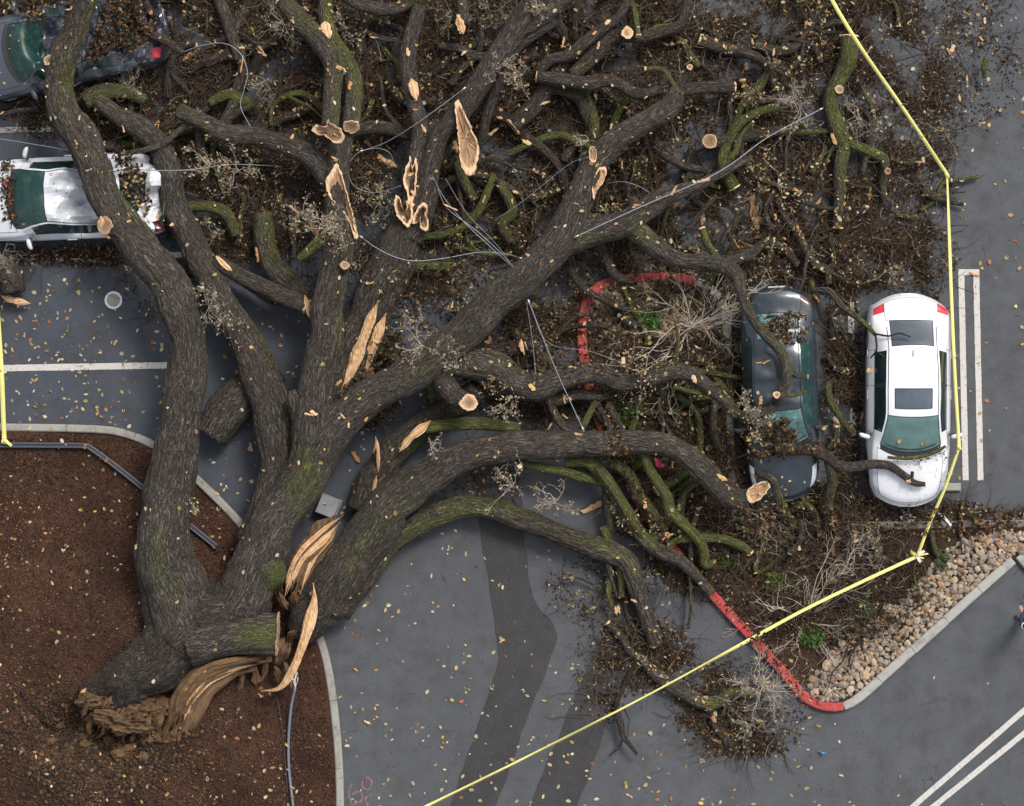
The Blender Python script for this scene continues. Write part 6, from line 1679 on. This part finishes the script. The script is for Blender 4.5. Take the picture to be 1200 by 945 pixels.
# ------------------------------------------------------------------ litter laid on what is there (dropped from above)
bpy.context.view_layer.update()
dg = bpy.context.evaluated_depsgraph_get()
def drop(P, zmax=None):
    """fall points: for each pixel point the first surface below (position, normal)"""
    out, nr = [], []
    for x, y in P:
        w = W(x, y, 0)
        ok, loc, n, *_ = scene.ray_cast(dg, Vector((w[0], w[1], 4.0)), Vector((0, 0, -1)))
        if not ok: loc, n = Vector((w[0], w[1], 0)), Vector((0, 0, 1))
        if n.z < 0: n = -n
        out.append(loc[:]); nr.append(n[:])
    return np.array(out), np.array(nr)
for o, x, y in CHIPS:
    w = o.location.copy(); h = o.hide_viewport
    ok, loc, n, i_, ob, m_ = scene.ray_cast(dg, Vector((w[0], w[1], 4.0)), Vector((0, 0, -1)))
    if ok and ob.name.startswith('wood_chip'):
        pass
    elif ok: o.location = (w[0], w[1], loc.z + .02)

DK = np.array([(.020, .013, .010), (.030, .019, .013), (.045, .026, .016), (.015, .011, .009), (.060, .034, .020), (.085, .046, .024)])
MD = np.array([(.17, .085, .035), (.22, .12, .05), (.14, .09, .05), (.27, .16, .06)])
TN = np.array([(.46, .33, .15), (.52, .42, .22), (.40, .30, .10), (.50, .46, .30), (.38, .22, .09)])
def mixcols(n, w):
    k = rng.choice(3, n, p=w); out = np.zeros((n, 3))
    for i, c in enumerate((DK, MD, TN)):
        m_ = k == i; out[m_] = c[rng.integers(0, len(c), m_.sum())]
    return out
def litter(name, P, z, size, cols, label, tilt=.5, width=.55):
    C = Wa(P, 0); C[:, 2] = z
    V, F, c = leaves_geo(C, size, cols, tilt, width)
    return tag(mk(name, V, [F], M['leaf'], None, {'col': c}), label, 'leaves', kind='stuff')
N = 165000
P = sample(N); g = ground_z(P); d = dens(P)
litter('leaf_litter', P, g + .012 + rng.uniform(0, 1, N) ** 2 * .16 * np.clip(d, .1, 1), (.035, .085), mixcols(N, [.80, .13, .07]), 'dark brown leaf litter heaped under the fallen crown')
N = 26000
P = sample(N, .012); g = ground_z(P)
litter('small_debris', P, g + .008 + rng.uniform(0, .03, N), (.02, .045), mixcols(N, [.86, .10, .04]), 'fine dark leaf crumbs spread over the asphalt')
# matted wet leaves under the heaviest litter
def mat_layer():
    cell = 3.0; xs = np.arange(-60, 1180, cell); ys = np.arange(-90, 900, cell)
    X, Y = np.meshgrid(xs, ys, indexing='ij'); P = np.stack([X.ravel(), Y.ravel()], 1)
    d = dens(P) + .12 * rng.normal(0, 1, len(P)); g = ground_z(P)
    z = g + .010 + .03 * np.clip(d, 0, 1) + .012 * rng.normal(0, 1, len(P)) * (d > .4)
    z = np.maximum(z, g + .0125)
    V = Wa(P, 0); V[:, 2] = z
    nx, ny = len(xs), len(ys); i, j = np.meshgrid(np.arange(nx - 1), np.arange(ny - 1), indexing='ij')
    a = (i * ny + j).ravel(); c = d[a]
    a = a[(c > .40) & (dens(P[a]) > .28) & ~inpoly(P[a] + cell / 2, LBED)]
    F = np.stack([a, a + 1, a + ny + 1, a + ny], 1)
    used = np.unique(F); mp = -np.ones(len(V), int); mp[used] = np.arange(len(used))
    tag(mk('leaf_mat', V[used], [mp[F]], M['matted']), 'dark wet matted leaves under the fallen crown', 'leaves', kind='stuff')
M['matted'] = mulchm('matted_leaves', (0.020, 0.013, 0.010), (0.036, 0.022, 0.015), (0.060, 0.036, 0.022))
mat_layer()
# mulch chips of the beds
def mulch_chips(name, poly, n, cols, label, size=(.025, .07)):
    P = scatter(poly, n); z = ground_z(P) + rng.uniform(.004, .03, n)
    C = Wa(P, 0); C[:, 2] = z
    V, F, c = leaves_geo(C, size, cols, .45, .40)
    pt = fbm(np.column_stack([P / 55.0, np.zeros(n)]), 4); c = c * np.repeat(np.clip(.85 + .8 * pt, .35, 1.6), 6)[:, None]
    tag(mk(name, V, [F], M['leaf'], None, {'col': c}), label, 'mulch', kind='stuff')
MC = [(.070, .034, .023), (.10, .048, .030), (.048, .025, .018), (.14, .070, .040), (.034, .020, .015), (.19, .095, .05)]
mulch_chips('bark_mulch', [(-60, 508), (110, 510), (150, 516), (184, 532), (270, 612), (345, 705), (368, 750), (380, 795), (388, 850), (392, 905), (393, 990), (-60, 990)], 42000, MC, 'red brown bark chips covering the big bed')
mulch_chips('bark_mulch', [(690, 400), (700, 345), (790, 334), (840, 360), (848, 430), (850, 600), (870, 622), (1100, 622), (1090, 660), (1050, 705), (960, 780), (940, 800), (880, 738), (800, 648), (735, 556), (700, 480)], 15000, MC + [(.09, .06, .04)], 'dark bark chips covering the shrub island')

# twigs
def twig_litter(name, P, z, L, r, mat, label, lift=.12, K=5):
    n = len(P); C = np.zeros((n, K, 3))
    q = Wa(P, 0); q[:, 2] = z; a_ = rng.uniform(0, 6.283, n); l = rng.uniform(L[0], L[1], n) / (K - 1)
    dz = rng.normal(0, lift, n)
    C[:, 0] = q
    for k in range(1, K):
        a_ = a_ + rng.normal(0, .32, n)
        q = q + np.stack([np.cos(a_) * l, np.sin(a_) * l, dz * l + rng.normal(0, .012, n)], 1)
        C[:, k] = q
    C[..., 2] = np.maximum(C[..., 2], np.minimum(z, .02)[:, None] + .005)
    R = rng.uniform(r[0], r[1], n)[:, None] * np.linspace(1, .45, K)
    V, F = tubes(C, R, 3)
    return tag(mk(name, V, [F], M[mat], None), label, 'twigs', kind='stuff')
P = sample(26000); d = dens(P)
twig_litter('twig_litter', P, ground_z(P) + .03 + rng.uniform(0, 1, len(P)) ** 2 * .35 * np.clip(d, .1, 1), (.15, 1.0), (.003, .011), 'twig_dark', 'dense dark twigs strewn under the fallen crown')
P = sample(2200); d = dens(P)
twig_litter('twig_litter', P, ground_z(P) + .06 + rng.uniform(0, 1, len(P)) ** 2 * .35, (.15, .6), (.003, .007), 'twig_lichen', 'pale lichen covered twigs lying on the litter')
P = rng.uniform((-50, -60), (1250, 1000), (260, 2))
twig_litter('twig_litter', P, ground_z(P) + .012, (.08, .3), (.003, .006), 'twig_dark', 'stray short twigs on open asphalt and mulch', .02)

# fallen leaves that lie on top of everything
def top_leaves(name, P, size, cols, label, tilt=.35, onlimb=.35):
    C, n_ = drop(P); k_ = (C[:, 2] < .42) | (rng.uniform(0, 1, len(C)) < onlimb); C = C[k_]; n_ = n_[k_]; C = C + n_ * .012
    V, F, c = leaves_geo(C, size, cols, tilt, .6, n_)
    tag(mk(name, V, [F], M['leaf'], None, {'col': c}), label, 'leaves', kind='stuff')
PALE = np.array([(.60, .38, .13), (.62, .54, .36), (.55, .46, .27), (.60, .53, .36), (.50, .36, .16), (.46, .28, .12), (.58, .50, .30), (.42, .34, .09), (.36, .15, .07)])
P = rng.uniform((-50, -60), (1250, 1000), (5000, 2))
keep = np.ones(len(P), bool)
keep &= ~((P[:, 0] > 960) & (P[:, 1] > 640) & (rng.uniform(0, 1, len(P)) < .8))
keep &= ~((P[:, 0] > 1010) & (P[:, 1] > 330) & (rng.uniform(0, 1, len(P)) < .75))
keep &= fbm(np.column_stack([P / 60.0, np.zeros(len(P))]), 3) > rng.uniform(-.9, .45, len(P))
top_leaves('fallen_leaves', P[keep], (.055, .135), PALE, 'small pale yellow leaves scattered over asphalt, limbs and mulch')
P = sample(10500)
top_leaves('fallen_leaves', P, (.05, .12), np.vstack([PALE, PALE[:2], MD, TN]), 'yellow and tan leaves caught on top of the broken crown', .7, .09)
P = scatter([(-20, 300), (60, 290), (220, 310), (205, 420), (195, 510), (-20, 500)], 160)
top_leaves('fallen_leaves', P, (.06, .12), np.vstack([PALE, PALE, MD, [(.30, .06, .035)]]), 'yellow and rust leaves on the parking bay')
P = scatter([(-20, 560), (160, 560), (170, 720), (60, 800), (80, 880), (380, 900), (380, 990), (-20, 990)], 330)
top_leaves('fallen_leaves', P, (.05, .11), np.vstack([PALE, MD]), 'pale leaves dotted over the mulch bed')

# leaves and twigs heaped on the wrecked cars
def heap(poly, n, cols, label, lift=.10, size=(.05, .12)):
    P = scatter(poly, n) + rng.normal(0, 3.0, (n, 2)); P = P[fbm(np.column_stack([P / 14.0, np.zeros(n)]), 3) > rng.uniform(-1.1, .35, n)]; C, n_ = drop(P); k_ = C[:, 2] < 1.42; C = C[k_]; n = len(C); C[:, 2] += rng.uniform(0, 1, n) ** 2 * lift + .01
    V, F, c = leaves_geo(C, size, cols, .7, .6)
    tag(mk('leaf_heap', V, [F], M['leaf'], None, {'col': c}), label, 'leaves', kind='stuff')
    t = scatter(poly, n // 12); C, _ = drop(t); k_ = C[:, 2] < 1.42; t = t[k_]; C = C[k_]
    twig_litter('twig_heap', t, C[:, 2] + .03 + rng.uniform(0, lift, len(t)), (.15, .55), (.003, .009), 'twig_dark', 'dark twigs ' + label.split(' ', 2)[-1])
BRN = np.vstack([DK, DK, MD, TN[:1] * .8])
heap([(86, 0), (170, -8), (190, 30), (185, 55), (120, 75), (92, 80), (88, 40)], 2600, BRN, 'brown leaves heaped on the flattened grey blue sedan', .22)
heap([(30, -25), (70, -25), (64, 30), (44, 34)], 500, BRN, 'brown leaves covering the edge of the flattened grey blue sedan', .15)
heap([(14, 196), (22, 190), (24, 230), (26, 268), (22, 272), (13, 250), (11, 220)], 330, np.vstack([BRN, [(.34, .09, .03), (.28, .07, .03)]]), 'rusty leaves caught along the wipers of the crushed white sedan', .05)
heap([(138, 180), (162, 182), (172, 200), (180, 230), (182, 262), (168, 268), (156, 240), (145, 215)], 420, np.vstack([BRN, TN]), 'yellow leaves caught on the crushed boot of the white sedan', .12)
heap([(884, 372), (938, 370), (940, 402), (900, 404), (888, 395)], 620, BRN, 'dead leaves filling the broken rear window of the slate blue sedan', .06)
heap([(868, 492), (920, 494), (926, 512), (915, 534), (880, 536), (868, 520)], 700, np.vstack([BRN, MD]), 'dead leaves heaped on the windscreen of the slate blue sedan', .14)
heap([(930, 518), (952, 514), (953, 526), (930, 528)], 160, BRN, 'dead leaves at the wipers of the slate blue sedan', .04)
heap([(858, 590), (1200, 597), (1200, 622), (1000, 628), (870, 628)], 2600, np.vstack([BRN, MD]), 'dead leaves covering the kerb before the parked cars', .05)
heap([(1030, 530), (1060, 538), (1108, 524), (1106, 533), (1060, 544), (1036, 540)], 60, np.vstack([MD, TN]), 'a few leaves along the cowl of the clean white sedan', .02, (.03, .07))
heap([(690, 430), (700, 425), (722, 500), (762, 590), (790, 640), (782, 645), (748, 600), (708, 520)], 420, np.vstack([BRN, MD]), 'dead leaves drifted over the red kerb under the limbs', .05)
heap([(840, 690), (850, 695), (930, 790), (960, 815), (940, 812), (880, 752)], 260, np.vstack([BRN, MD]), 'dead leaves scattered along the red kerb at the island tip', .02)
heap(STONEPOLY, 260, np.vstack([BRN, MD, TN]), 'dead leaves caught between the river stones', .02)
tw_ = scatter([(1030, 546), (1104, 540), (1104, 575), (1070, 588), (1034, 575)], 40); C_, _ = drop(tw_)
twig_litter('twig_scraps', tw_, C_[:, 2] + .006, (.05, .22), (.002, .004), 'twig_dark', 'fine twig scraps on the bonnet of the clean white sedan', .0)
heap([(392, 400), (440, 372), (476, 380), (468, 420), (430, 452), (398, 470)], 700, np.vstack([BRN, MD]), 'dead leaves fallen between the forked great limbs', .12)
heap([(420, 300), (560, 310), (560, 350), (500, 390), (450, 360)], 420, np.vstack([BRN, MD, TN]), 'dead leaves on asphalt above the long rising limb', .05)
heap([(560, 370), (690, 340), (690, 440), (620, 440), (560, 410)], 600, np.vstack([BRN, MD, TN]), 'dead leaves on asphalt before the red kerb loop', .06)
